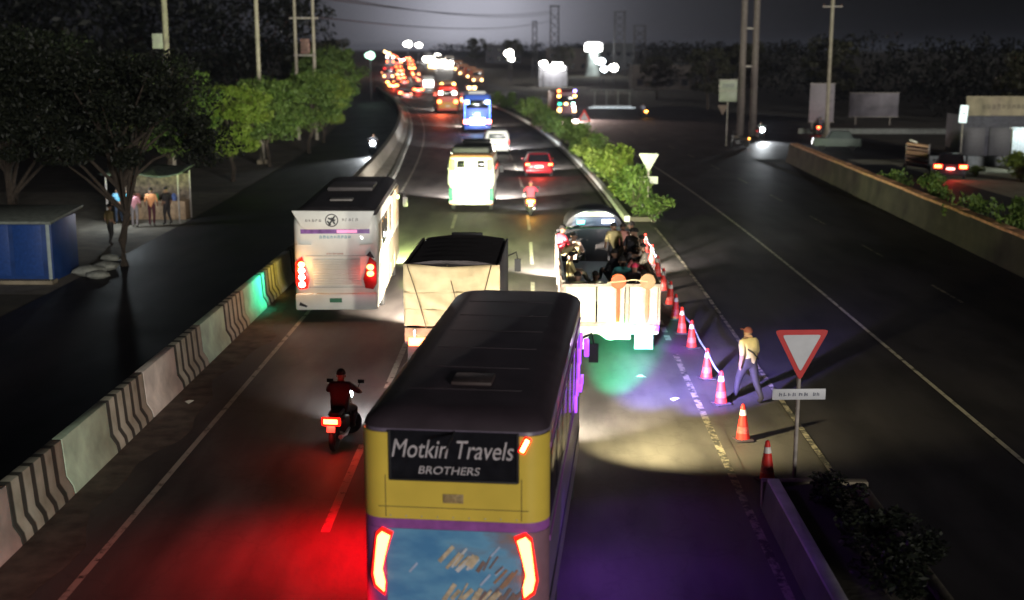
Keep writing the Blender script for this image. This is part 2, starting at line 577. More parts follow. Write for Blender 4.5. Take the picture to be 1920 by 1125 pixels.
for k in range(-3, 20):
    st = (k % 2 == 0)
    if first[st] is not None:
        o = first[st]; first[st] = None; src = o
        if st: seg_s = o
        else: seg_w = o
    else:
        o = (seg_s if st else seg_w).copy(); col.objects.link(o); o.parent = barrier
    o.location = (0, 18.85 + 2.38 * k, 0)
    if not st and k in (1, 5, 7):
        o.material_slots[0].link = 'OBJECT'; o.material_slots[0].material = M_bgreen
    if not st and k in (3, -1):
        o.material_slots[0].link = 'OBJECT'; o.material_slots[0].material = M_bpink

# farther parapet: wide sloped concrete apron with an upstand, beyond the coach
par = thing('parapet_wall', 'curved tan concrete parapet with a sloping face beyond the white coach', 'wall')
def parapet(y0, y1, steps):
    mb = MB(); rings = []
    for i in range(steps + 1):
        y = y0 + (y1 - y0) * i / steps
        k = min(1, (y - y0) / 6)
        xk = -7.75 - 0.45 * min(1, (y - y0) / 30)
        rings.append([at(xk - 0.30, y, 0.0), at(xk - 0.30, y, 0.16), at(-9.05, y, 0.35), at(-9.30, y, 0.95 + 0.1 * k), at(-9.62, y, 0.95 + 0.1 * k), at(-9.7, y, -0.05)])
    mb.loft(rings)
    return mb
parapet(66.5, 240, 44).build('wall', M_conc, par, bevel=0.0)
mk = MB(); rings = []
for i in range(45):
    y = 66.5 + (240 - 66.5) * i / 44
    xk = -7.75 - 0.45 * min(1, (y - 66.5) / 30)
    rings.append([at(xk - 0.28, y, 0.0), at(xk - 0.26, y, 0.21), at(xk + 0.02, y, 0.21), at(xk + 0.06, y, 0.0)])
mk.loft(rings)
mk.build('kerb', M_kerbw, par)

# right boundary wall of the opposite carriageway
M_rwall = mat('weathered_wall', (0.040, 0.037, 0.025), 0.9, var=0.6, scale=0.7, bump=0.4)
M_coping = mat('coping_warm_lit', (0.68, 0.36, 0.19), 0.8, var=0.35, scale=3, bump=0.3)  # warm light along the wall top put into this colour
rw = thing('boundary_wall', 'long weathered wall with coping tinted like warm light beside the dark opposite carriageway', 'wall')
WALL_PLANTS = []
def rwx(y): return 17.15 + 1.35 * max(0, (y - 20)) / 70.0
mb = MB()
rings = []
for y in range(18, 92, 4):
    x = rwx(y) + 0.0
    rings.append([(x, y, -0.03), (x + 0.12, y, 0.45), (x + 0.20, y, 1.28), (x + 0.62, y, 1.28), (x + 0.7, y, -0.03)])
mb.loft(rings); mb.build('wall', M_rwall, rw)
y = 18.0
cop = None
while y < 89:
    x = rwx(y + 0.7)
    if cop is None:
        cop = MB().box((0, 0, 0), (0.5, 1.36, 0.12)).build('coping_stone', M_coping, rw, bevel=0.02); o = cop
    else:
        o = cop.copy(); col.objects.link(o); o.parent = rw
    o.location = (x + 0.41 + random.uniform(-.015, .015), y + 0.7, 1.34 + random.uniform(-.01, .012))
    o.rotation_euler = (0, 0, -0.019 + random.uniform(-.012, .012))
    y += 1.40

for i, (y, s_) in enumerate(((34, 1.0), (38.5, 1.3), (43, .9), (48, 1.25), (53, 1.0), (59, 1.2), (66, .9))):
    WALL_PLANTS.append((rwx(y) + 1.35, y, s_))
# near median: low concrete walls with soil between, ends at the opening
med = thing('median_planter', 'near end of the raised median with pale concrete edge wall beside the bus', 'median')
M_medw = mat('median_concrete', (0.085, 0.09, 0.07), 0.8, var=0.3, scale=2, bump=0.3)
mb = MB()
prof2 = [(-0.02, 0), (0.02, 0.35), (0.06, 0.58), (0.22, 0.58), (0.26, 0.0)]
mb.prism([(4.10 + x, z) for x, z in prof2], 'y', 0.0, 20.6)
mb.build('edge_wall', M_medw, med, bevel=0.02)
MB().box((4.245, 10.2, .61), (.20, 20.6, .055)).build('coping', mat('median_coping', (.50, .48, .46), .7, var=.25, scale=2), med, bevel=.012)
mb = MB(); mb.prism([(5.95 - x, z * 0.9) for x, z in reversed(prof2)], 'y', 0.0, 20.6); mb.build('edge_wall', M_concd, med, bevel=0.02)
mb = MB(); mb.prism([(4.3, 0), (4.3, 0.42), (5.0, 0.52), (5.68, 0.42), (5.68, 0)], 'y', 0.0, 20.6); mb.build('soil_bed', M_earth, med)
mb = MB(); mb.box((5.02, 20.72, 0.27), (1.86, 0.2, 0.54)); mb.build('end_wall', M_concd, med, bevel=0.02)

# far median: kerbs and soil, with the hedge on it
YM = list(np.arange(58, 236, 6.0))
fm = thing('kerbed_median', 'long kerbed median strip curving away under the green hedge', 'median')
def strip(xa, xb, za, zb, name, material):
    mb = MB(); rings = []
    for y in YM:
        rings.append([at(xa, y, -0.02), at(xa, y, za), at(xb, y, zb), at(xb, y, -0.02)])
    mb.loft(rings); return mb.build(name, material, fm)
strip(4.62, 4.86, 0.24, 0.26, 'kerb', M_kerbw)
strip(5.9, 6.12, 0.26, 0.24, 'kerb', M_kerbw)
strip(4.86, 5.9, 0.2, 0.2, 'soil', M_earth)

# ------------------------------------------------------------------ foliage
def leaves_mesh(name, clumps, nleaf, size, seed, flat=0.6):
    rng = np.random.default_rng(seed)
    P = []
    for (c, r, n) in clumps:
        d = rng.normal(size=(n, 3)); d /= np.linalg.norm(d, axis=1)[:, None]
        rad = r * rng.uniform(0.25, 1.0, size=(n, 1)) ** 0.6
        p = np.array(c) + d * rad * np.array([1, 1, flat])
        P.append(p)
    P = np.concatenate(P)
    n = len(P)
    a = rng.normal(size=(n, 3)); a /= np.linalg.norm(a, axis=1)[:, None]
    b = rng.normal(size=(n, 3)); b -= a * (a * b).sum(1)[:, None]; b /= np.linalg.norm(b, axis=1)[:, None]
    s = size * rng.uniform(0.6, 1.35, size=(n, 1))
    a *= s; b *= s * 0.42
    V = np.stack([P - a, P + b, P + a, P - b], 1).reshape(-1, 3)
    me = bpy.data.meshes.new(name)
    me.from_pydata(V.tolist(), [], np.arange(4 * n).reshape(-1, 4).tolist())
    return me

def tree_meshes(seed, hgt, rad, nclump, per, leaf, trunk_r=0.16, low=0.36):
    rng = random.Random(seed)
    tr = MB()
    bend = [(0, 0, -0.1)]
    for k in range(1, 5):
        bend.append((rng.uniform(-.12, .12) * k, rng.uniform(-.12, .12) * k, hgt * 0.13 * k))
    tr.tube(bend, [trunk_r * 1.25, trunk_r, trunk_r * .9, trunk_r * .8, trunk_r * .65], 8)
    clumps = []
    top = bend[-1]
    for k in range(nclump):
        a = rng.uniform(0, 2 * math.pi); q = math.sqrt(rng.random())
        zz = rng.uniform(low, 1.0)
        prof_r = rad * (0.55 + 0.6 * math.sin(math.pi * min(1, (zz - 0.28) / 0.78)))
        c = (prof_r * q * math.cos(a), prof_r * q * math.sin(a), hgt * zz)
        clumps.append((c, rng.choice((.16, .22, .3, .42, .55)) * rad * 0.75, per))
        if k % 4 == 0:
            st = bend[rng.choice([2, 3, 4])]
            mid = tuple((st[i] + c[i]) / 2 + (0.25 if i == 2 else rng.uniform(-.2, .2)) for i in range(3))
            tr.tube([st, mid, c], [trunk_r * .5, trunk_r * .3, 0.02], 6)
    return tr, leaves_mesh('crown', clumps, per, leaf, seed)

M_bark = mat('bark', (0.04, 0.03, 0.022), 0.95, var=0.4, scale=8, bump=0.6)
M_lf_shade = leafmat('leaf_shade', (0.007, 0.010, 0.007), (0.020, 0.024, 0.013))  # night shade over the trees put into the leaf colour
M_lf_green = leafmat('leaf_green', (0.05, 0.10, 0.022), (0.13, 0.19, 0.04))
M_lf_lit = leafmat('leaf_lit', (0.11, 0.18, 0.022), (0.23, 0.29, 0.055))  # lamp light falling on the foliage put into this colour
M_lf_wood = leafmat('leaf_wood', (0.004, 0.005, 0.004), (0.010, 0.012, 0.008))  # darkness of the unlit wood put into the leaf colour
M_lf_far = leafmat('leaf_far', (0.022, 0.026, 0.014), (0.05, 0.048, 0.026))
TREEK = {}
def tree(kind, label, loc, s=1.0, rz=0.0, group='trees along the left service road'):
    if kind not in TREEK:
        spec = {'dark': (11, 7.4, 3.3, 84, 270, 0.10, M_lf_shade), 'green': (23, 6.2, 2.6, 74, 190, 0.12, M_lf_green),
                'bright': (37, 6.0, 2.3, 68, 200, 0.115, M_lf_lit), 'far': (51, 8.0, 3.0, 46, 90, 0.26, M_lf_far)}[kind]
        tr, cm = tree_meshes(spec[0], spec[1], spec[2], spec[3], spec[4], spec[5], low=0.55 if kind == 'dark' else 0.34)
        TREEK[kind] = (tr, cm, spec[6])
        t = tr.build('trunk', M_bark)
        TREEK[kind] = (t.data, cm, spec[6])
        bpy.data.objects.remove(t)
        cm.materials.append(spec[6])
    tm, cm, _ = TREEK[kind]
    root = thing('tree', label, 'tree', loc, rz, group)
    root.scale = (s, s, s)
    for nm, me in (('trunk', tm), ('crown', cm)):
        o = bpy.data.objects.new(nm, me); col.objects.link(o); o.parent = root
    return root
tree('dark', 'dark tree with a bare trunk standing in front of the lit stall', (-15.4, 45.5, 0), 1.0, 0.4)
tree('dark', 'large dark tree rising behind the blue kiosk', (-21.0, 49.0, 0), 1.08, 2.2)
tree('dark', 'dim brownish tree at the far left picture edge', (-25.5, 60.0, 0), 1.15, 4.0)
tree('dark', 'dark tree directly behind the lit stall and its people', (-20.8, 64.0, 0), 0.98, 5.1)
tree('bright', 'yellow green lit tree nearest the white coach on the service road', (-18.6, 76.0, 0), 0.95, 0.9)
tree('green', 'green tree between the first two pale poles', (-21.2, 72.0, 0), 1.05, 2.9)
tree('green', 'green roadside tree below the second pale pole', (-18.4, 86.0, 0), 0.92, 3.6)
tree('green', 'leafy green tree reaching lowest over the dark service road', (-17.6, 97.0, 0), 0.98, 1.2)
tree('bright', 'light green tree just left of the oncoming motorcycle lamp', (-18.3, 108.0, 0), 0.95, 2.0)
tree('green', 'green tree under the transformer poles', (-20.2, 120.0, 0), 1.12, 5.0)
tree('green', 'hazy green tree beyond the transformer poles', (-22.0, 135.0, 0), 1.25, 0.2)
tree('far', 'olive tree where the left tree row meets the glowing sky', (-26.8, 152.0, 0), 1.0, 1.0)
tree('far', 'olive brown tree at the far end of the left tree row', (-31.0, 172.0, 0), 1.05, 3.0)

# hedge shrubs on the far median, each its own plant
def shrub_meshes(seed, per=70, leaf=0.085):
    rng = random.Random(seed)
    cl = []
    for k in range(16):
        a = rng.uniform(0, 6.28); q = rng.uniform(0, 0.62)
        cl.append(((q * math.cos(a) * 0.8, q * math.sin(a), rng.uniform(0.25, 1.15)), rng.uniform(0.2, 0.36), per))
    st = MB()
    for k in range(5):
        a = rng.uniform(0, 6.28)
        st.tube([(0, 0, -0.05), (0.15 * math.cos(a), 0.15 * math.sin(a), 0.4), (0.35 * math.cos(a), 0.35 * math.sin(a), 0.9)], [0.025, 0.018, 0.008], 5)
    return st, leaves_mesh('foliage', cl, per, leaf, seed, 0.9)
SH = []
for sd_, lm in ((3, M_lf_lit), (4, M_lf_green), (5, M_lf_green), (6, M_lf_shade)):
    st, fo = shrub_meshes(sd_)
    so = st.build('stem', M_bark); SH.append((so.data, fo)); bpy.data.objects.remove(so)
    fo.materials.append(lm)
def shrub(label, loc, s, rz, k, group=None, name='shrub'):
    root = thing(name, label, 'shrub', loc, rz, group)
    root.scale = s
    for nm, me in zip(('stem', 'foliage'), SH[k]):
        o = bpy.data.objects.new(nm, me); col.objects.link(o); o.parent = root
    return root
ORD = ['first', 'second', 'third', 'fourth', 'fifth', 'sixth', 'seventh', 'eighth', 'ninth', 'tenth', 'eleventh', 'twelfth', 'thirteenth', 'fourteenth',
       'fifteenth', 'sixteenth', 'seventeenth', 'eighteenth', 'nineteenth', 'twentieth', 'twenty-first', 'twenty-second', 'twenty-third', 'twenty-fourth',
       'twenty-fifth', 'twenty-sixth', 'twenty-seventh', 'twenty-eighth', 'twenty-ninth', 'thirtieth', 'thirty-first', 'thirty-second']
yy = 60.0
for i in range(30):
    s = random.uniform(0.85, 1.15)
    k = random.choice([0, 0, 1, 2]) if i < 12 else random.choice([1, 2, 2])
    p = at(5.38 + random.uniform(-.12, .12), yy, 0.2)
    shrub('%s green shrub of the median hedge counted from the median opening' % ORD[i], p, (s * random.uniform(1.1, 1.7), s * random.uniform(1.3, 1.8), s * random.uniform(.95, 2.05)), random.uniform(0, 6), k, 'shrubs on the far median')
    yy += 1.9 + i * 0.16
shrub('sprawling green shrub at the near tip of the far median by the pale sign post', (5.75, 57.6, 0.0), (1.7, 1.5, 0.95), 1.1, 1, 'shrubs on the far median')
for i, (x, y, s) in enumerate(((5.05, 16.2, 1.0), (5.3, 18.0, 0.9), (5.1, 19.6, 0.8), (5.7, 17.2, 0.75))):
    shrub(['dark shrub nearest the camera on the near median', 'dark shrub in the middle of the near median bed', 'small dark shrub at the end of the near median', 'low dark shrub leaning over the right wall of the near median'][i],
          (x, y, 0.42), (s * 0.85, s * 1.1, s * 0.55), i * 1.7, 3, 'shrubs on the near median')
for i, (x, y, s) in enumerate(WALL_PLANTS):
    shrub('%s weed clump growing up behind the orange topped wall, from the right picture edge' % ORD[i], (x, y, -.03), (s * 1.1, s * 1.5, s * 1.45), i * 1.9, 2, 'weeds behind the right wall', 'weed_clump')
for i, (x, y, s) in enumerate(((31.8, 81.0, 1.9), (30.4, 76.6, 1.4), (31.4, 74.2, 1.7), (28.6, 79.6, 0.9))):
    shrub(['green shrub on the sandy lot near the white pillar', 'green bush on the sandy lot right of the dark car', 'green bush at the right picture edge on the sandy lot', 'small bush on the sandy lot beside the dark car'][i],
          (x, y, -0.03), (s, s, s * 0.6), i * 2.1, 0, 'shrubs on the sandy lot')

# ------------------------------------------------------------------ common vehicle pieces
M_rub = mat('rubber', (0.02, 0.02, 0.02), 0.85)
M_rim = mat('wheel_rim', (0.25, 0.25, 0.26), 0.45, 0.6)
M_glass = mat('dark_glass', (0.012, 0.012, 0.016), 0.12, spec=0.6, var=0.3)
M_blk = mat('black_plastic', (0.018, 0.018, 0.02), 0.6)
M_chr = mat('bright_metal', (0.5, 0.5, 0.5), 0.3, 0.9)
M_plate = mat('number_plate_white', (0.6, 0.6, 0.55), 0.5)
E_red = emis('tail_red', (1.0, 0.012, 0.006), 2.2)
E_redhot = emis('tail_red_core', (1.0, 0.20, 0.05), 14)
E_amber = emis('amber_lens', (1.0, 0.30, 0.02), 5)
E_amberhot = emis('amber_core', (1.0, 0.55, 0.12), 16)
E_white = emis('white_lamp', (1.0, 0.95, 0.85), 30)
E_cool = emis('cool_lamp', (0.85, 0.95, 1.0), 16)
E_green = emis('green_lamp', (0.05, 1.0, 0.55), 5)
E_blue = emis('blue_lamp', (0.08, 0.2, 1.0), 6)
E_purple = emis('purple_lamp', (0.42, 0.08, 1.0), 1.5)
E_minty0 = emis('lime_glow', (.75, 1, .4), 6)
E_warm = emis('warm_lamp', (1.0, 0.62, 0.25), 10)

def wheels(root, W, r, w, ys, tr=0.0):
    for y_ in ys:
        for sx in (-1, 1):
            t = MB().wheel((0, 0, 0), r, w).build('wheel', M_rub, root, smooth=True)
            t.location = (sx * (W / 2 - w / 2 - 0.03 - tr), y_, r)
            MB().wheel((sx * w * 0.28, 0, 0), r * 0.6, w * 0.5, prof=[(-w * .2, r * .1), (-w * .2, r * .55), (w * .2, r * .6), (w * .2, r * .15)]).build('rim', M_rim, t, smooth=True)

def mirrors(root, W, L, z):
    for sx in (-1, 1):
        MB().tube([(sx * (W / 2 - .1), L - .1, z), (sx * (W / 2 + .2), L + .15, z + .1), (sx * (W / 2 + .24), L + .15, z - .1)], 0.02, 6).box((sx * (W / 2 + .24), L + .15, z - .28), (.18, .08, .36)).build('mirror', M_blk, root)

def headlights(root, W, L, z, energy, color=(1, .95, .85), pitch=-0.10, angle=95, blend=0.7, glow=None):
    for sx in (-1, 1):
        MB().box((sx * (W / 2 - .3), L + .02, z), (.3, .06, .2)).build('headlamp', glow or E_white, root, bevel=0.02)
        lamp('headlamp_beam', root, (sx * (W / 2 - .3), L + .12, z), 'SPOT', energy, color, (sx * 0.05, 1, pitch), angle, blend, 0.08)

# ------------------------------------------------------------------ 1. big yellow-tailed bus in front of the camera
def big_bus():
    W, L, H, r = 2.36, 8.25, 3.60, 0.30
    root = thing('bus', 'large dark roofed bus with yellow and blue rear, nearest the camera', 'bus', (-0.97, 14.55, 0), R(-5.1))
    M_side = mat('bus_side_paint', (0.16, 0.13, 0.19), 0.35, var=0.2, coat=0.3)
    M_roof = mat('bus_roof_paint', (0.045, 0.032, 0.042), 0.55, var=0.25, scale=2, bump=0.1)
    M_yel = mat('bus_yellow', (0.72, 0.53, 0.08), 0.4, var=0.10, scale=1.5, coat=0.3)
    M_pur = mat('bus_purple_band', (0.30, 0.09, 0.36), 0.4, var=0.2)
    shell([(0.38, W / 2 - .05, .05, L - .05, r), (0.5, W / 2, 0, L, r), (H - .32, W / 2, 0, L, r), (H - .2, W / 2 - .03, .04, L - .03, r)]).build('body', M_side, root, smooth=True)
    shell([(H - .22, W / 2 + .005, .0, L + .01, r), (H - .13, W / 2 - .04, .05, L - .04, r), (H - .05, W / 2 - .16, .16, L - .14, r), (H, W / 2 - .36, .38, L - .34, r)]).build('roof', M_roof, root, smooth=True)
    # roof ribs and hatch
    for k in range(6):
        MB().box((0, 1.1 + k * 1.15, H - .008), (1.5, .05, .03)).build('roof_rib', M_roof, root, bevel=0.01)
    MB().box((0.05, 1.55, H + .015), (.55, .5, .06)).build('roof_hatch', mat('hatch_paint', (.055, .038, .038), .6), root, bevel=0.02)
    S = W / 2 - r + math.pi / 2 * r - 0.02
    # yellow rear: pillars left and right, and the wide strip below the window
    rear_patch(W, r, -S, -.82, (2.2, 3.33), .012).build('rear_pillar', M_yel, root, smooth=True)
    rear_patch(W, r, .83, S, (2.2, 3.33), .012).build('rear_pillar', M_yel, root, smooth=True)
    rear_patch(W, r, -.82, .83, (2.2, 2.72), .0122).build('rear_strip', M_yel, root, smooth=True)
    win = rear_patch(W, r, -.815, .825, (2.725, 3.36), .006, n=8).build('rear_window', M_glass, root)
    M_let = mat('lettering_silver', (0.50, 0.46, 0.49), 0.5, var=0.25, scale=14)
    t = text_part('lettering', 'Motkin Travels', 0.34, M_let, win, (-0.02, -.012, 3.12), (R(90), 0, 0), sx=0.745, shear=0.25)
    t = text_part('lettering', 'BROTHERS', 0.145, M_let, win, (-0.06, -.012, 2.85), (R(90), 0, 0), sx=1.1, shear=0.2)
    MB().box((.0, -.018, 2.49), (.26, .012, .12)).build('badge', mat('badge_brown', (.36, .26, .12), .5, var=.4, scale=30), root, bevel=0.004)
    rear_patch(W, r, -S, S, (2.07, 2.195), .010).build('rear_band', M_pur, root, smooth=True)
    # blue lower panel with hand painted art
    mm = bpy.data.materials.new('bus_blue_art'); mm.use_nodes = True
    tn = mm.node_tree; b = tn.nodes['Principled BSDF']; b.inputs['Roughness'].default_value = .4
    tcn = tn.nodes.new('ShaderNodeTexCoord')
    mp = tn.nodes.new('ShaderNodeMapping'); mp.inputs['Rotation'].default_value = (0, R(35), 0); mp.inputs['Scale'].default_value = (1.2, 1, 2.6)
    tn.links.new(tcn.outputs['Object'], mp.inputs['Vector'])
    n1 = tn.nodes.new('ShaderNodeTexNoise'); n1.inputs['Scale'].default_value = 1.5; n1.inputs['Detail'].default_value = 5
    tn.links.new(mp.outputs[0], n1.inputs['Vector'])
    sp = tn.nodes.new('ShaderNodeSeparateXYZ'); tn.links.new(tcn.outputs['Object'], sp.inputs[0])
    ad = tn.nodes.new('ShaderNodeMath'); ad.operation = 'MULTIPLY_ADD'; ad.inputs[1].default_value = .16
    tn.links.new(sp.outputs[0], ad.inputs[0]); tn.links.new(n1.outputs['Fac'], ad.inputs[2])
    rp = tn.nodes.new('ShaderNodeValToRGB'); e = rp.color_ramp.elements
    e[0].position = .3; e[0].color = (.08, .26, .52, 1); e[1].position = .56; e[1].color = (.16, .40, .64, 1)
    q = e.new(.70); q.color = (.20, .26, .38, 1); q = e.new(.82); q.color = (.30, .20, .16, 1)
    tn.links.new(ad.outputs[0], rp.inputs['Fac']); tn.links.new(rp.outputs[0], b.inputs['Base Color'])
    pan = rear_patch(W, r, -.86, .86, (.95, 2.065), .011).build('rear_panel', mm, root, smooth=True)
    rear_patch(W, r, -S, -.865, (.62, 2.065), .009).build('rear_corner', M_pur, root, smooth=True)
    rear_patch(W, r, .865, S, (.62, 2.065), .009).build('rear_corner', mat('bus_corner_brown', (.22, .12, .16), .45), root, smooth=True)
    M_art = mat('art_strokes', (0.55, 0.45, 0.32), 0.5, var=0.4, scale=12)
    rg = random.Random(5)
    for (x0, z0, n_, l_, mt) in ((-.10, 1.72, 6, .26, M_art), (.05, 1.66, 4, .30, mat('stroke_pale', (.60, .62, .66), .5)), (.35, 1.62, 4, .2, mat('stroke_umber', (.24, .17, .16), .5)), (-.05, 1.20, 9, .26, M_art), (.35, 1.18, 7, .24, mat('stroke_umber', (.24, .17, .16), .5)), (.6, 1.45, 3, .3, mat('stroke_brown', (.36, .22, .15), .5))):
        for k in range(n_):
            MB().box((x0 + k * .075 + rg.uniform(-.02, .02), -.0165 - .0008 * k, z0 + rg.uniform(-.06, .06)), (rg.uniform(.02, .06), .005, l_ * rg.uniform(.6, 1.1)), ry=rg.uniform(.45, .8)).build('painted_stroke', mt, root)
    for (x, z, l) in ((-.52, 1.55, .16), (.52, 1.80, .2), (.58, 1.55, .16), (.40, 1.42, .2)):
        MB().box((x, -.016, z), (.028, .006, l), ry=0.7).build('painted_stroke', mat('stroke_blue', (.42, .52, .72), .5), root)
    MB().box((0, -.02, .62), (2.1, .12, .34)).build('bumper', M_blk, root, bevel=0.03)
    MB().box((0, -.085, .66), (.5, .012, .13)).build('number_plate', M_plate, root)
    # tail lamp clusters: curved tall lenses wrapping the corners
    for sx in (-1, 1):
        pts = [(.80, 2.02), (.94, 2.08), (1.02, 2.0), (1.06, 1.72), (1.10, 1.42), (1.06, 1.26), (.92, 1.16), (.90, 1.32), (.95, 1.5), (.90, 1.7), (.84, 1.9)]
        pts = [(sx * (p[0] - .03), p[1]) for p in pts]
        c = (sum(p[0] for p in pts) / len(pts), sum(p[1] for p in pts) / len(pts))
        lens = MB()
        def yr(x): 
            a = abs(x) - (W / 2 - r)
            return -.03 + (max(0, a) ** 2) * 1.1
        lens.loft([[(p[0], yr(p[0]) - o, p[1]) for p in pts] for o in (-.04, .012)])
        tl = lens.build('tail_lamp', E_red, root)
        core = MB()
        pc = [(c[0] + (p[0] - c[0]) * .74, c[1] + (p[1] - c[1]) * .88) for p in pts]
        core.loft([[(p[0], yr(p[0]) - o, p[1]) for p in pc] for o in (.005, .02)])
        core.build('bulb_cluster', E_redhot, tl)
        lamp('tail_lamp_light', root, (sx * 1.3, -.12, 1.6), 'SPOT', 450 if sx < 0 else 160, (1, .0, .012), (-.55, -.12, -1.0) if sx < 0 else (.6, -.8, -.5), 126, .8, .10)
    MB().box((.90, -.035, 3.22), (.05, .03, .17), ry=.45).build('marker_lamp', E_amberhot, root, bevel=.008)
    MB().box((.90, -.025, 3.22), (.09, .03, .22), ry=.45).build('marker_lamp_rim', E_red, root, bevel=.008)
    MB().box((-W / 2 - .03, 3.9, 1.9), (.05, .30, .16)).build('side_lamp', E_red, root, bevel=.02)  # red fitting added to go with the spill spot below
    lamp('side_spill_light', root, (-W / 2 - .30, 3.9, 1.9), 'SPOT', 2000, (1, .0, .008), (-.40, -.08, -.92), 106, 1.0, .10)  # added spot, carries the red tail lamp spill along the flank
    for (x_, z_, w_, h_) in ((-.80, 3.04, .03, .64), (.81, 3.04, .03, .64), (0, 2.725, 1.62, .03), (0, 3.35, 1.62, .03)):
        MB().box((x_, -.019, z_), (w_, .02, h_)).build('window_gasket', M_blk, root, bevel=.006)
    for (x_, z_, w_, h_) in ((0, 2.36, 1.9, .008), (-.98 + .12, 2.5, .008, .55), (.98 - .12, 2.5, .008, .55), (0, 1.02, 1.7, .01)):
        MB().box((x_, -.0145, z_), (w_, .006, h_)).build('panel_seam', mat('seam_dark', (.09, .06, .03), .7), root)
    for k in range(9):
        MB().wheel((0, 0, 0), .012, .01, 8, prof=[(-.004, .012), (.004, .010)]).build('rivet', M_chr, root).location = (-.8 + k * .2, -.016, 2.24)
        root.children[-1].rotation_euler = (0, 0, R(90))
    # side windows, pillars between them
    for sx in (-1, 1):
        for k in range(6):
            w = MB().box((sx * (W / 2 + .004), .85 + k * 1.15, 2.55), (.02, 1.04, .86)).build('side_window', M_glass, root, bevel=.008)
        for z_, mt in ((1.85, M_pur), (1.0, M_blk), (3.1, M_pur)):
            MB().box((sx * (W / 2 + .006), L / 2, z_), (.016, L - .8, .07)).build('side_trim', mt, root)
    # purple LED strips at the front right corner and along the right flank, orange ones on the left
    for k in range(5):
        MB().box((W / 2 + .03, L - .5 - k * .42, 2.7 - .18 * k), (.05, .10, .30)).build('led_strip', E_purple, root, bevel=.01)
    MB().box((W / 2 + .12, L - .18, 2.5), (.10, .08, .36)).build('led_mirror', E_purple, root, bevel=.03)
    MB().box((W / 2 + .05, L - .7, 1.95), (.06, .7, .16)).build('led_strip', E_purple, root, bevel=.01)
    for k in range(4):
        MB().box((-W / 2 - .02, L - 1.0 - k * 1.6, H - .36), (.04, .5, .06)).build('side_lamp', E_amber, root, bevel=.01)
    lamp('led_light', root, (W / 2 + .5, L - 1.2, 2.2), 'SPOT', 60, (.38, .10, 1), (.55, -.9, -.75), 120, .9, .2)
    lamp('led_light', root, (W / 2 + .45, 3.2, 2.0), 'SPOT', 110, (.30, .06, 1), (.30, -.1, -1.0), 130, .9, .2)
    lamp('led_light', root, (W / 2 + .62, L + .30, 2.1), 'SPOT', 26000, (.20, .20, 1), (1.0, 6.6, -2.1), 25, 1.0, .06)
    lamp('led_light', root, (W / 2 + .72, L + .30, 2.1), 'SPOT', 26000, (.26, .20, 1), (2.7, 6.4, -2.1), 25, 1.0, .06)
    lamp('led_light', root, (W / 2 + .25, L + .35, 1.5), 'SPOT', 75000, (.04, 1, .42), (.45, 8.6, -1.5), 15, 1.0, .05)
    lamp('led_light', root, (W / 2 + .35, L - .2, 2.0), 'SPOT', 3800, (1, .89, .46), (1.8, 2.9, -1.6), 94, 1.0, .10)
    for sx, pw in ((-1, 2200), (1, 9000)):
        MB().box((sx * (W / 2 - .3), L + .02, .95), (.3, .06, .2)).build('headlamp', E_white, root, bevel=0.02)
        lamp('headlamp_beam', root, (sx * (W / 2 - .3), L + .12, .95), 'SPOT', pw, (1, .93, .78), (sx * 0.12, 1, .03), 66, .8, .08)
    mirrors(root, W, L, 2.6)
    wheels(root, W, .46, .26, (2.1, L - 1.5))
    return root
big_bus()

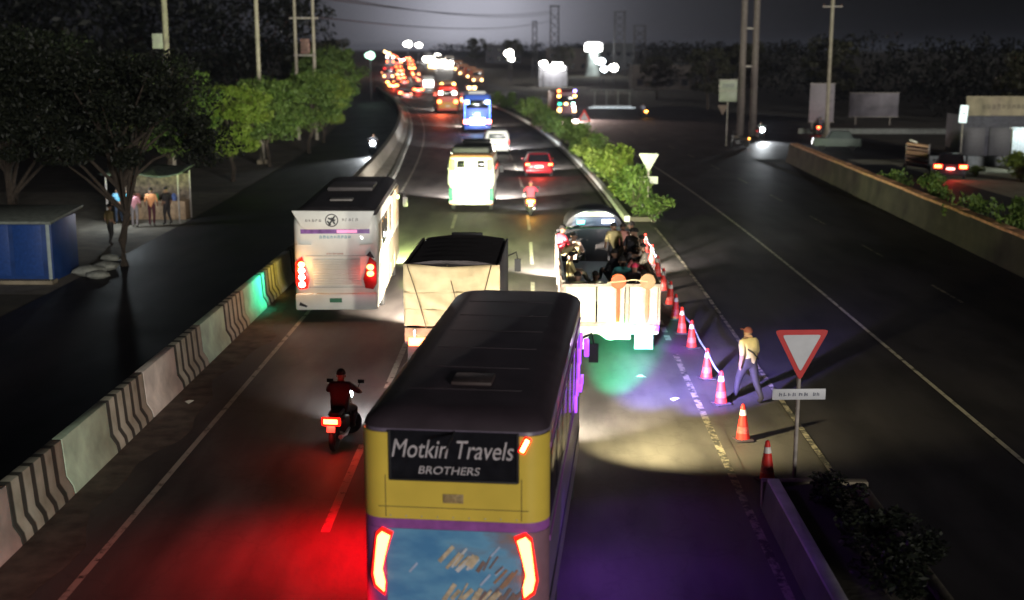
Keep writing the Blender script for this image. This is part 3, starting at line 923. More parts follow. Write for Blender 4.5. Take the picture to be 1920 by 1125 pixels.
# ------------------------------------------------------------------ 2. white coach on the left
def white_coach():
    W, L, H, r = 2.5, 9.6, 3.42, 0.26
    root = thing('coach', 'white sleeper coach beside the striped barrier with round emblem and lit tail lamps', 'bus', (-5.82, 35.9, 0), R(2.4))
    M_w = mat('coach_white', (0.72, 0.72, 0.66), 0.4, var=0.07, scale=2.5, coat=0.2)
    M_side = mat('coach_side', (0.36, 0.30, 0.22), 0.4, var=0.35, scale=1.2)
    M_roof = mat('coach_roof', (0.05, 0.045, 0.05), 0.6, var=0.3)
    shell([(0.34, W / 2 - .06, .1, L - .05, r), (0.5, W / 2, 0, L, r), (H - .5, W / 2, .0, L, r), (H - .3, W / 2 - .02, .02, L, r), (H - .22, W / 2 - .05, .06, L - .03, r)]).build('body', M_w, root, smooth=True)
    shell([(H - .235, W / 2 - .03, .05, L, r), (H - .12, W / 2 - .08, .12, L - .06, r), (H - .02, W / 2 - .3, .3, L - .2, r), (H, W / 2 - .5, .5, L - .4, r)]).build('roof', M_roof, root, smooth=True)
    MB().box((0, 2.0, H + .02), (.7, .5, .07)).build('roof_hatch', mat('hatch_grey', (.3, .28, .26), .5), root, bevel=.02)
    MB().box((0, 5.4, H + .06), (1.5, 1.9, .14)).build('air_unit', mat('air_unit_grey', (.12, .11, .11), .5), root, bevel=.05)
    # spoiler band with flared ends over a dark recess
    mb = MB()
    poly = [(-1.26, 3.36), (1.18, 3.34), (1.02, 2.88), (.9, 2.80), (-.86, 2.80), (-1.0, 2.90)]
    mb.prism(poly, 'y', -.10, .06)
    spl = mb.build('spoiler', M_w, root, bevel=.02)
    M_ink = mat('print_black', (.03, .03, .03), .5)
    ring = MB(); n = 28
    for r0, r1 in ((.165, .195),):
        vs = []; fs = []
        for k in range(n):
            a = 2 * math.pi * k / n
            for rr_ in (r0, r1):
                vs.append((rr_ * math.cos(a) - .08, -.106, 3.07 + rr_ * math.sin(a)))
        for k in range(n):
            a, b = 2 * k, 2 * ((k + 1) % n)
            fs.append((a, a + 1, b + 1, b))
        ring.add(vs, fs)
    ring.box((-.08, -.106, 3.06), (.05, .004, .32), ry=.6).box((-.04, -.107, 3.05), (.05, .004, .22), ry=-.5).box((-.08, -.1075, 3.1), (.22, .004, .05), ry=.3).box((-.16, -.108, 2.99), (.05, .004, .16), ry=-.7)
    ring.build('emblem', M_ink, spl)
    M_grey = mat('print_grey', (.22, .2, .18), .5)
    marks('lettering', 5, .5, .09, M_grey, spl, (-.62, -.104, 3.07), 3)
    marks('lettering', 5, .5, .1, M_grey, spl, (.46, -.104, 3.09), 4)
    rear_patch(W, r, -1.02, 1.02, (2.66, 2.795), .008).build('rear_recess', mat('coach_purple_strip', (.22, .10, .32), .3, var=.4), root)
    MB().box((.35, -.02, 2.73), (.6, .02, .09)).build('strip_lamp', emis('strip_pink', (.9, .35, .6), .5), root)
    marks('lettering', 9, .95, .1, mat('print_blue', (.16, .34, .42), .5), root, (.0, -.012, 2.56), 5)
    # engine cover: stacked louvre slats and panel seams
    for k in range(11):
        MB().box((.02, -.016, 1.12 + k * .075), (1.42, .03, .05), rx=-.35).build('louvre_slat', M_w, root, bevel=.006)
    rear_patch(W, r, -.9, .9, (1.99, 2.0), .014).build('panel_seam', M_grey, root)
    rear_patch(W, r, -.9, .9, (1.04, 1.052), .014).build('panel_seam', M_grey, root)
    for sx in (-1, 1):
        MB().box((sx * .93, -.022, 2.33), (.42, .05, .05)).build('panel_lip', M_w, root, bevel=.015)
    marks('lettering', 8, .5, .05, mat('print_red', (.4, .08, .05), .5), root, (-.02, -.02, 2.06), 6)
    MB().box((0, -.05, .62), (2.44, .14, .5)).build('bumper', M_w, root, bevel=.05)
    MB().box((-.02, -.13, .67), (.36, .015, .13)).build('number_plate', mat('plate_green', (.03, .16, .08), .5), root)
    MB().prism([(-1.12, .52), (-.9, .46), (-.86, .50), (-1.08, .62)], 'y', -.135, -.1).build('bumper_vent', M_blk, root)
    # tail clusters: left has its indicator on
    for sx in (-1, 1):
        poly = [(sx * .86, 1.02), (sx * .80, 1.3), (sx * 1.0, 1.98), (sx * 1.2, 1.78), (sx * 1.2, 1.15), (sx * 1.1, .98)]
        cl = MB().prism(poly, 'y', -.05, .06).build('tail_lamp', mat('lens_red', (.35, .02, .02), .2) if sx > 0 else E_red, root, bevel=.015)
        zz = (1.66, 1.46) if sx > 0 else (1.74, 1.56, 1.36, 1.14)
        for i, z_ in enumerate(zz):
            b = MB().wheel((0, 0, 0), .085, .05, 12, prof=[(-.02, .03), (-.02, .08), (.02, .085), (.02, .03)])
            o = b.build('bulb', E_amberhot if (sx < 0 and i == 0) else (E_redhot if sx > 0 else E_white), cl)
            o.rotation_euler = (0, 0, R(90)); o.location = (sx * 1.02, -.06, z_)
            o.scale = (1, 1.3 if sx > 0 else 1.1, 1)
        if sx > 0:
            MB().prism([(.9, 2.0), (1.14, 1.92), (1.02, 2.14)], 'y', -.04, .05).build('lamp_shroud', M_blk, root)
    lamp('indicator_light', root, (-1.15, -.3, 1.6), 'POINT', 24, (1, .45, .08), size=.1)
    lamp('tail_lamp_light', root, (1.1, -.25, 1.5), 'POINT', 12, (1, .05, .03), size=.1)
    # flanks: curtained windows, warm lit decoration at the front half of the right side
    for sx in (-1, 1):
        for k in range(7):
            MB().box((sx * (W / 2 + .004), .9 + k * 1.22, 2.45), (.02, 1.12, .86)).build('side_window', M_glass if k % 3 else M_side, root, bevel=.01)
        MB().box((sx * (W / 2 + .008), L / 2, 1.2), (.02, L - 1.0, .9)).build('side_panel', M_side, root, bevel=.01)
        for k in range(4):
            MB().box((sx * (W / 2 + .02), 1.5 + k * 1.9, .75), (.02, 1.5, .5)).build('luggage_door', M_side, root, bevel=.01)
    MB().box((W / 2 + .012, L - 2.2, 2.5), (.03, 3.6, 1.25)).build('side_graphic', mat('graphic_cream', (.55, .42, .30), .4, var=.8, scale=7), root, bevel=.01)
    MB().box((W / 2 + .05, 4.6, 1.95), (.05, .32, .14)).build('side_lamp', E_cool, root, bevel=.02)
    lamp('side_spill_light', root, (W / 2 + .35, 5.2, 1.9), 'SPOT', 1500, (.66, 1, .18), (1, .35, -.75), 120, .8, .1)  # added spot for the headlights' yellow-green patch on the road
    lamp('side_spill_light', root, (W / 2 + .5, L - 2.2, 3.0), 'SPOT', 60, (1, .8, .5), (-.9, .1, -.5), 130, .8, .1)  # stands in for following vehicles' headlights on the flank
    lamp('side_spill_light', root, (-W / 2 - .3, 2.4, 1.2), 'SPOT', 260, (.05, 1, .6), (-1, -.5, -.3), 90, .8, .05)
    lamp('side_spill_light', root, (-W / 2 - .3, 3.6, 1.3), 'SPOT', 60, (1, .75, .12), (-1, .2, -.3), 110, .8, .05)
    lamp('added_side_spot', root, (W / 2 + .40, L - 1.1, 2.5), 'SPOT', 5200, (.72, 1, .22), (.75, 1.0, -.75), 105, 1.0, .1)  # added spot, strengthens the yellow-green patch of the coach headlights
    MB().box((W / 2 + .05, L - 1.1, 2.75), (.08, .22, .12)).build('added_side_lamp', E_minty0, root, bevel=.02)  # glowing fitting added to match the spot above
    headlights(root, W, L, .9, 9000, (.70, 1, .32), -.10, 130, .7)
    mirrors(root, W, L, 2.7)
    wheels(root, W, .48, .28, (2.4, L - 2.0))
white_coach()

# ------------------------------------------------------------------ 3. tarpaulin truck
def tarp_truck():
    W = 2.3
    root = thing('truck', 'cargo truck with cream tarpaulin back ahead of the big bus', 'truck', (-1.9, 28.7, 0), R(-1.5))
    M_tarp = mat('tarpaulin_cream', (0.50, 0.39, 0.22), 0.75, var=0.16, scale=3)
    M_top = mat('tarpaulin_dark', (0.035, 0.028, 0.03), 0.8, var=0.3, scale=3, bump=.2)
    mb = MB()
    mb.box((0, 2.05, 1.12), (W, 4.1, .12)); bed = mb.build('bed', M_blk, root)
    # side sheets
    for sx in (-1, 1):
        MB().box((sx * (W / 2 - .02), 2.05, 2.1), (.06, 4.06, 1.84)).build('side_sheet', M_top, root, bevel=.02)
    # draped rear sheet with folds, three horizontal laps
    def rear_sheet(z0, z1, k, name):
        mb = MB(); nx, nz = 30, 8; vs = []; fs = []
        for j in range(nz + 1):
            for i in range(nx + 1):
                u = i / nx; v = j / nz
                x = (u - .5) * W; z = z0 + (z1 - z0) * v
                sag = .10 * math.sin(math.pi * u) * v if k == 2 else 0
                y = -.04 - .015 * k + .05 * math.sin(9 * u + k * 2 + 3 * v) * (0.3 + v) + .03 * math.sin(21 * u + 6 * v + k) * (1.2 - v) - (0.05 * math.exp(-((v - .55 - .5 * (u - .5) ** 2 * 4) ** 2) * 60) if k == 2 else 0)
                vs.append((x, y, z - sag * .6))
        for j in range(nz):
            for i in range(nx):
                a = j * (nx + 1) + i
                fs.append((a, a + 1, a + nx + 2, a + nx + 1))
        mb.add(vs, fs)
        o = mb.build(name, M_tarp, root, smooth=True)
        md = o.modifiers.new('thick', 'SOLIDIFY'); md.thickness = .012
        return o
    rear_sheet(1.50, 1.92, 0, 'rear_sheet'); rear_sheet(1.90, 2.34, 1, 'rear_sheet'); rear_sheet(2.33, 3.02, 2, 'rear_sheet')
    for (xa, xb) in ((-1.05, -.6), (-.1, .25), (.95, .6)):
        MB().tube([(xa, -.10, 3.0), ((xa + xb) / 2, -.15, 2.3), (xb, -.12, 1.45)], .014, 5).build('lashing_rope', mat('rope_dark', (.12, .09, .05), .9), root)
    for x_ in (-.9, -.3, .3, .9):
        MB().box((x_, -.05, 1.32), (.06, .05, .2)).build('hinge', M_chr, root, bevel=.008)
    MB().box((.1, -.06, 1.3), (.42, .02, .13)).build('number_plate', mat('plate_yellow', (.6, .5, .15), .5), root)
    # dark top sheet over hoops
    mb = MB(); rings = []
    for i in range(13):
        y_ = 4.12 * i / 12
        sagz = .03 * math.cos(i * math.pi)
        rings.append([(-W / 2, y_, 2.86), (-W / 2 + .12, y_, 3.0 + sagz * .5), (-.4, y_, 3.06 + sagz), (.4, y_, 3.06 + sagz), (W / 2 - .12, y_, 3.0 + sagz * .5), (W / 2, y_, 2.86), (W / 2 - .05, y_, 2.8), (-W / 2 + .05, y_, 2.8)])
    mb.loft(rings); mb.build('top_sheet', M_top, root, smooth=True)
    MB().box((0, .02, 1.28), (W, .1, .34)).build('tailboard', mat('tailboard_brown', (.25, .17, .09), .6, var=.3), root, bevel=.02)
    for sx in (-1, 1):
        MB().box((sx * .82, -.06, 1.12), (.46, .08, .2)).build('tail_lamp', E_redhot if sx < 0 else E_red, root, bevel=.02)
        MB().box((sx * .82, -.05, .78), (.5, .03, .45)).build('mud_flap', M_rub, root)
    lamp('tail_lamp_light', root, (-.95, -.2, 1.1), 'POINT', 25, (1, .06, .04), size=.1)
    MB().box((0, .1, .75), (2.0, .14, .14)).build('underrun_bar', M_chr, root, bevel=.02)
    MB().box((-.45, 2.2, .85), (.12, 4.2, .2)).box((.45, 2.2, .85), (.12, 4.2, .2)).build('chassis', M_blk, root)
    shell([(.7, 1.05, 4.3, 6.0, .25), (1.5, 1.08, 4.25, 6.05, .25), (2.2, 1.02, 4.3, 5.85, .25), (2.5, .9, 4.4, 5.7, .25)]).build('cab', mat('truck_cab', (.30, .20, .08), .45), root, smooth=True)
    MB().box((0, 4.75, 2.95), (.85, .10, .24)).box((0, 4.75, 2.75), (.7, .06, .3)).build('roof_sign', M_blk, root, bevel=.02)
    mirrors(root, 2.2, 6.0, 2.2)
    headlights(root, 2.2, 6.05, .9, 15000, (1, .88, .72), -.14, 120, .8)
    wheels(root, W, .48, .27, (.95, 5.1))
tarp_truck()

# ------------------------------------------------------------------ 4. open truck full of people
def open_truck():
    W, BL = 2.55, 8.6
    root = thing('open_truck', 'open backed truck crowded with passengers beside the traffic cones', 'truck', (2.14, 31.95, 0), R(0.3))
    M_gate = mat('tailgate_cream', (0.58, 0.52, 0.36), 0.5, var=0.3, scale=4)
    M_rail = mat('truck_rail', (.30, .24, .18), .5, var=.4, scale=6)
    M_in = mat('truck_bed_dark', (.02, .018, .02), .8)
    MB().box((0, BL / 2, .93), (W - .1, BL, .26)).build('bed', M_in, root)
    # tailgate: frame and separate boards
    for k, (x0, x1) in enumerate(((-1.24, -.42), (-.40, .34), (.46, .92), (.94, 1.22))):
        MB().box(((x0 + x1) / 2, .02, 1.35), (x1 - x0 - .02, .05, 1.0)).build('tailgate_panel', M_gate, root, bevel=.015)
    MB().box((0, .0, 1.89), (W, .1, .08)).box((0, .0, .83), (W, .1, .1)).box((.40, -.01, 1.36), (.1, .09, 1.0)).box((-1.25, 0, 1.36), (.06, .11, 1.06)).box((1.25, 0, 1.36), (.06, .11, 1.06)).build('tailgate_frame', M_rail, root, bevel=.01)
    # lower skirt with scalloped edge
    mb = MB()
    pts = []
    for i in range(21):
        x = -1.1 + 1.6 * i / 20
        pts.append((x, .50 + .09 * math.cos((x + .35) * 4.2) - .14 * math.exp(-((x + .1) / .2) ** 2)))
    mb.prism(pts + [(.5, .8), (-1.1, .8)], 'y', -.03, .02)
    mb.build('skirt', M_gate, root)
    for sx in (-1, 1):
        for k in range(3):
            MB().box((sx * (W / 2 - .03), BL / 2, 1.12 + k * .33), (.06, BL - .1, .24)).build('side_board', M_rail, root, bevel=.015)
        for k in range(7):
            MB().box((sx * (W / 2 + .01), .25 + k * 1.35, 1.4), (.06, .09, 1.15)).build('stake', M_rail, root)
        MB().tube([(sx * W / 2, .05, 1.9), (sx * W / 2, BL, 2.0)], .03, 8).build('top_rail', M_rail, root)
        for k in range(6):
            MB().box((sx * (W / 2 + .045), .5 + k * 1.35, 1.78), (.02, .34, .1)).build('reflector', mat('reflector_redwhite', (.7, .25, .2), .4, var=.7, scale=20), root)
    MB().box((0, BL, 1.5), (W, .08, 1.3)).build('headboard', M_in, root, bevel=.02)
    # cab with arched roof, rear window and a visor board
    shell([(.6, 1.05, BL + .15, BL + 2.0, .2), (1.5, 1.05, BL + .12, BL + 2.1, .2), (2.2, .98, BL + .15, BL + 1.8, .2)]).build('cab', mat('cab_dark_green', (.02, .05, .03), .35), root, smooth=True)
    rings = []
    for y_ in (BL + .14, BL + .3, BL + 1.5, BL + 1.75):
        k = .0 if BL + .2 < y_ < BL + 1.6 else .06
        rings.append([(1.0 * math.cos(a) * (1 - k), y_, 2.2 + (.62 - k) * math.sin(a)) for a in [math.pi * i / 14 for i in range(15)]])
    MB().loft(rings).build('cab_roof', M_blk, root, smooth=True)
    MB().prism([(-.78, 2.24), (.78, 2.24), (.66, 2.52), (-.66, 2.52)], 'y', BL + .09, BL + .125).build('rear_window', mat('cab_glass', (.05, .06, .08), .1), root)
    MB().prism([(-.66, 2.56), (.66, 2.56), (.4, 2.70), (-.4, 2.70)], 'y', BL + .09, BL + .125).build('visor_board', mat('visor_cream', (.40, .38, .26), .5), root)
    MB().box((-.46, BL + .08, 2.36), (.26, .02, .13)).build('cab_lamp', emis('cab_teal', (.15, .9, .8), .9), root)
    MB().box((.45, BL + .08, 2.38), (.42, .02, .13)).build('cab_lamp', emis('cab_pale', (.75, .8, .95), .8), root)
    lamp('cab_lamp_light', root, (.45, BL - .25, 2.7), 'POINT', 70, (.9, .92, 1), size=.1)
    lamp('cab_lamp_light', root, (-.46, BL - .25, 2.7), 'POINT', 40, (.6, 1, .95), size=.1)
    # bumper, lamps, plate, wheels
    MB().box((.86, -.07, .70), (.78, .1, .26)).build('lamp_panel', mat('lamp_panel', (.62, .52, .45), .4), root, bevel=.04)
    MB().box((.78, -.14, .73), (.42, .06, .15)).build('reverse_lamp', emis('reverse_lamp', (1, .72, 1), 12), root, bevel=.05)
    MB().box((1.18, -.12, .74), (.14, .06, .16)).build('tail_lamp', E_purple, root, bevel=.02)
    MB().box((-1.0, -.05, .72), (.3, .06, .14)).build('tail_lamp', mat('lens_red', (.35, .02, .02), .2), root, bevel=.02)
    lamp('reverse_light', root, (.9, -.35, .74), 'POINT', 14, (.8, .45, 1), size=.1)
    lamp('flank_light', root, (W / 2 + .25, .5, 1.0), 'SPOT', 90, (.45, .08, 1), (.8, .3, -.9), 120, .8, .05)
    MB().box((.2, -.06, .72), (.13, .02, .26)).build('number_plate', mat('plate_yellow', (.6, .5, .15), .5), root)
    for sx in (-1, 1):
        MB().box((sx * .86, -.02, .36), (.5, .03, .42)).build('mud_flap', mat('flap_grey', (.3, .28, .3), .7), root, bevel=.01)
    MB().box((-.45, 4.4, .68), (.14, 8.4, .2)).box((.45, 4.4, .68), (.14, 8.4, .2)).build('chassis', M_blk, root)
    # paddles: two round boards on sticks tied to the tailgate
    headlights(root, 2.1, BL + 2.1, .85, 9000, (1, .93, .8), -.10, 110, .6)
    wheels(root, W, .46, .28, (1.2, 2.3, BL + 1.0))
    return root
open_truck()
for (x, c, lab) in ((.15, (.42, .07, .01), 'orange round board on a stick tied to the truck tailgate'), (.92, (.30, .17, .08), 'tan round board on a stick tied to the truck tailgate')):
    pd = thing('round_board', lab, 'sign', (2.14 + x, 31.80, 0))
    o = MB().wheel((0, 0, 0), .21, .05, 24, prof=[(-.02, .02), (-.02, .19), (0, .21), (.02, .19), (.02, .02)]).build('disc', mat('board_' + ('orange' if x < .5 else 'tan'), c, .6, var=.15), pd, smooth=True)
    o.rotation_euler = (0, 0, R(90)); o.location = (0, 0, 2.02)
    MB().box((0, .03, 1.42), (.10, .03, 1.0)).build('stick', mat('stick_' + ('orange' if x < .5 else 'tan'), c, .6), pd, bevel=.01)
tag(MB().tube([(2.0, 31.80, 1.98), (2.3, 31.76, 2.02), (2.7, 31.78, 2.07), (3.06, 31.78, 2.02)], .022, 6).build('rope', mat('rope_tan', (.45, .36, .2), .8)), 'tan rope strung between the two round boards on the tailgate', 'rope')

# ------------------------------------------------------------------ people
SKIN = [(.20, .11, .07), (.26, .15, .10), (.16, .09, .06)]
def seg_d(p, a, b):
    ab = b - a; t = max(0, min(1, (p - a).dot(ab) / max(ab.length_squared, 1e-9)))
    return (p - (a + ab * t)).length
def person(label, loc, rz, pose, shirt, trouser, skin=0, hair=(.01, .008, .007), cap=None, s=1.0, group=None, fingers=False, lean=0.0, arms=None, bulk=1.12):
    J = {}
    if pose in ('stand', 'walk'):
        J.update(pel=(0, 0, .94), wa=(0, .01, 1.08), ch=(0, .0 + lean * .25, 1.30), nk=(0, .01 + lean * .33, 1.47), h0=(0, .03 + lean * .36, 1.55), h1=(0, .035 + lean * .38, 1.66))
        st = .24 if pose == 'walk' else .03
        for sx, k in ((-1, 'l'), (1, 'r')):
            f = st * (1 if sx < 0 else -1)
            J.update({'hp' + k: (sx * .10, 0, .90), 'kn' + k: (sx * .105, f * .75 + .04, .50), 'an' + k: (sx * .11, f * 1.25 - (.10 if f < 0 else 0), .10 if f >= 0 else .14), 'to' + k: (sx * .12, f * 1.25 + .14 - (.08 if f < 0 else 0), .04),
                      'sh' + k: (sx * .19, lean * .3, 1.41), 'el' + k: (sx * .27, -.05 + lean * .2 - f * .3, 1.14), 'ha' + k: (sx * .27, .06 + lean * .2 - f * .5, .90)})
    elif pose == 'sit':
        J.update(pel=(0, 0, .10), wa=(0, -.03, .25), ch=(0, -.02 + lean * .2, .50), nk=(0, .02 + lean * .26, .67), h0=(0, .05 + lean * .3, .75), h1=(0, .06 + lean * .3, .86))
        for sx, k in ((-1, 'l'), (1, 'r')):
            J.update({'hp' + k: (sx * .10, .02, .10), 'kn' + k: (sx * .19, .40, .38), 'an' + k: (sx * .15, .55, .05), 'to' + k: (sx * .16, .69, .03),
                      'sh' + k: (sx * .19, 0, .60), 'el' + k: (sx * .27, .10, .36), 'ha' + k: (sx * .17, .34, .36)})
    elif pose == 'ride':
        J.update(pel=(0, 0, .84), wa=(0, .03, 1.0), ch=(0, .08, 1.20), nk=(0, .12, 1.37), h0=(0, .15, 1.45), h1=(0, .17, 1.57))
        for sx, k in ((-1, 'l'), (1, 'r')):
            J.update({'hp' + k: (sx * .11, .03, .82), 'kn' + k: (sx * .22, .43, .72), 'an' + k: (sx * .19, .28, .36), 'to' + k: (sx * .20, .42, .32),
                      'sh' + k: (sx * .20, .10, 1.31), 'el' + k: (sx * .34, .30, 1.12), 'ha' + k: (sx * .33, .56, 1.04)})
    if arms:
        for k_, v in arms.items(): J[k_] = v
    RAD = dict(pel=.145, wa=.13, ch=.155, nk=.058, h0=.085, h1=.092, hpl=.095, hpr=.095, knl=.065, knr=.065, anl=.043, anr=.043, tol=.038, tor=.038, shl=.07, shr=.07, ell=.046, elr=.046, hal=.04, har=.04)
    E_ = [('pel', 'wa', 1), ('wa', 'ch', 1), ('ch', 'nk', 1), ('nk', 'h0', 0), ('h0', 'h1', 0)]
    for k in 'lr':
        E_ += [('pel', 'hp' + k, 2), ('hp' + k, 'kn' + k, 2), ('kn' + k, 'an' + k, 2), ('an' + k, 'to' + k, 3), ('ch', 'sh' + k, 1), ('sh' + k, 'el' + k, 1), ('el' + k, 'ha' + k, 0)]
    if fingers:
        for sx, k in ((-1, 'l'), (1, 'r')):
            h = Vector(J['ha' + k]); d = (h - Vector(J['el' + k])).normalized(); side = Vector((0, 1, 0))
            for q in range(5):
                b0 = h + side * ((q - 1.5) * .018) + d * .045 if q < 4 else h + side * .03
                tip = b0 + d * (.05, .062, .058, .045)[q] if q < 4 else b0 + side * .035 + d * .03
                J['f%s%d' % (k, q)] = tuple(b0); J['g%s%d' % (k, q)] = tuple(tip + Vector((-sx * .012, 0, 0)))
                RAD['f%s%d' % (k, q)] = .010; RAD['g%s%d' % (k, q)] = .008
                E_ += [('ha' + k, 'f%s%d' % (k, q), 0), ('f%s%d' % (k, q), 'g%s%d' % (k, q), 0)]
    names = list(J)
    ix = {n: i for i, n in enumerate(names)}
    me = bpy.data.meshes.new('sk')
    me.from_pydata([J[n] for n in names], [(ix[a], ix[b]) for a, b, _ in E_], [])
    o = bpy.data.objects.new('sk', me); col.objects.link(o)
    md = o.modifiers.new('skin', 'SKIN'); md.use_smooth_shade = True
    sv = me.skin_vertices[0].data
    for n in names:
        rr_ = RAD[n] * (bulk if n[0] not in 'hfgn' or n[:2] in ('hp',) else 1)
        sv[ix[n]].radius = (rr_ * 1.12, rr_ * .86) if n in ('pel', 'wa', 'ch') else (rr_, rr_)
        sv[ix[n]].use_root = (n == 'pel')
    o.modifiers.new('sub', 'SUBSURF').levels = 1
    o.modifiers['sub'].render_levels = 1
    dg = bpy.context.evaluated_depsgraph_get()
    bme = bpy.data.meshes.new_from_object(o.evaluated_get(dg))
    bpy.data.objects.remove(o)
    key = lambda c: '_'.join('%d' % int(v * 100) for v in c)
    for c, nm in ((SKIN[skin], 'skin_'), (shirt, 'cloth_'), (trouser, 'cloth_'), ((.03, .025, .02), 'shoe_')):
        bme.materials.append(mat(nm + key(c), c, .75, var=.12, scale=9))
    segs = [(Vector(J[a]), Vector(J[b]), k) for a, b, k in E_]
    for p in bme.polygons:
        c = p.center
        p.material_index = min(segs, key=lambda q: seg_d(c, q[0], q[1]))[2]
        p.use_smooth = True
    root = bpy.data.objects.new('person', bme); col.objects.link(root)
    tag(root, label, 'person', group)
    root.location = loc; root.rotation_euler = (0, 0, rz); root.scale = (s, s, s)
    # hair or cap as a child shell round the back and top of the head, ears and nose
    h0, h1 = Vector(J['h0']), Vector(J['h1'])
    hc = (h0 + h1) / 2 + Vector((0, -.008, .03))
    mb = MB(); rings = []
    for j in range(7):
        ph = -0.35 + (math.pi / 2 + .35) * j / 6
        ring = []
        for i in range(14):
            a = 2 * math.pi * i / 14
            rr_ = .112 * math.cos(ph) if ph > -.35 else .1
            zz = .125 * math.sin(ph)
            fr = max(0, math.sin(a))
            ring.append((hc.x + rr_ * math.cos(a) * .92, hc.y + rr_ * math.sin(a) * (1.05 if fr == 0 else 1.0), hc.z + max(zz, .045 * fr)))
        rings.append(ring)
    mb.loft(rings)
    if cap is not None:
        mb.box((hc.x, hc.y + .13, hc.z + .045), (.16, .12, .02))
    mb.build('cap' if cap is not None else 'hair', mat('hair_' + key(cap or hair), cap or hair, .8), root, smooth=True)
    fb = MB()
    fb.box((h0.x, h1.y + .098, h0.z + .035), (.028, .035, .045))
    for sx in (-1, 1):
        fb.box((h0.x + sx * .096, h0.y + .005, h0.z + .045), (.02, .035, .055))
    fb.build('face_features', mat('skin_' + key(SKIN[skin]), SKIN[skin], .75), root, bevel=.008)
    eb = MB()
    for sx in (-1, 1):
        eb.box((h0.x + sx * .036, h1.y + .084, h0.z + .062), (.024, .012, .012))
    eb.box((h0.x, h1.y + .083, h0.z - .005), (.05, .012, .01))
    eb.build('eyes_and_mouth', mat('eye_dark', (.03, .015, .012), .4), root)
    return root

# policeman by the cones
cop = person('person in khaki shirt and dark trousers striding past the orange cones', (5.02, 27.55, 0), R(28), 'walk', (.50, .40, .20), (.028, .024, .026), 1, cap=(.14, .04, .03), s=1.0, fingers=True, lean=.10, bulk=1.42)
MB().tube([(-.20, -.02, 1.33), (0, -.17, 1.18), (.24, -.05, .98)], .018, 6).build('shoulder_strap', M_blk, cop)
# passengers on the open truck (bed floor at 0.87 m)
BX, BY = 2.14, 31.95
grp = 'passengers on the open truck'
PZ = [
 ('person in red shirt sitting on the left rail of the open truck', (-1.20, 6.3, 1.62), R(-60), 'sit', (.55, .03, .05), (.30, .25, .12), 0, None, 1.05),
 ('person in pale checked shirt near the truck headboard', (-.78, 7.6, 1.15), R(-20), 'sit', (.55, .36, .28), (.03, .03, .03), 1, None, 1.1),
 ('person in khaki clothes crouched against the left side of the truck bed', (-.98, 4.6, 1.0), R(-80), 'sit', (.38, .32, .14), (.16, .15, .10), 0, None, 1.0),
 ('person in yellow and white shirt sitting low behind the left of the tailgate', (-.86, 1.2, 1.0), R(15), 'sit', (.72, .66, .34), (.05, .05, .05), 1, None, 1.0),
 ('person in white shirt sitting behind the middle of the tailgate', (-.38, 1.3, 1.0), R(0), 'sit', (.70, .74, .52), (.04, .04, .05), 0, None, 1.0),
 ('person in black cap and yellow shirt standing at the right of the truck bed', (.42, 6.0, .87), R(10), 'stand', (.55, .46, .22), (.04, .04, .05), 1, (.01, .01, .012), .95),
 ('person in pink shirt standing behind the one in black cap', (.72, 6.3, .87), R(-20), 'stand', (.52, .24, .20), (.03, .03, .03), 2, None, .92),
 ('person in dark jacket with white scarf in the truck bed', (.40, 4.6, 1.0), R(30), 'sit', (.03, .03, .035), (.03, .03, .03), 1, None, 1.1),
 ('person in teal shirt sitting in the truck bed', (.50, 3.2, 1.0), R(5), 'sit', (.05, .24, .24), (.05, .08, .12), 0, None, 1.1),
 ('person in dark clothes with crimson head wrap in the truck bed', (.78, 2.5, 1.0), R(-20), 'sit', (.05, .04, .05), (.03, .03, .05), 0, (.55, .03, .09), 1.02),
 ('person in black shirt standing by the right rail of the truck', (.92, 5.2, .87), R(-40), 'stand', (.015, .015, .02), (.02, .02, .02), 1, None, .92),
 ('person in blue black clothes low in the right rear corner of the truck', (1.0, 1.5, 1.0), R(20), 'sit', (.03, .04, .09), (.02, .02, .03), 1, None, 1.0),
 ('person in beige shirt sitting on the right rail near the truck cab', (1.12, 7.4, 1.62), R(60), 'sit', (.50, .40, .30), (.12, .08, .06), 0, None, 1.0),
 ('person in tan shirt sitting on the middle of the right truck rail', (1.12, 5.9, 1.62), R(75), 'sit', (.46, .35, .24), (.30, .26, .2), 1, None, 1.0),
 ('person in grey brown shawl leaning out over the right truck rail', (1.22, 4.7, 1.58), R(85), 'sit', (.30, .24, .19), (.08, .07, .07), 2, None, 1.0),
 ('person in cream shirt on the right rail nearest the tailgate', (1.14, 3.3, 1.60), R(80), 'sit', (.55, .48, .38), (.5, .12, .12), 0, None, .95)]
for lab, (px, py, pz), rz, pose, sh, tr_, sk, cp, s in PZ:
    person(lab, (BX + px, BY + py, pz + (.08 if pz == 1.0 else (.19 if pz < 1 else 0))), rz, pose, tuple(min(.8, c * 1.25 + .01) for c in sh), tr_, sk, cap=cp, s=s, group=grp)

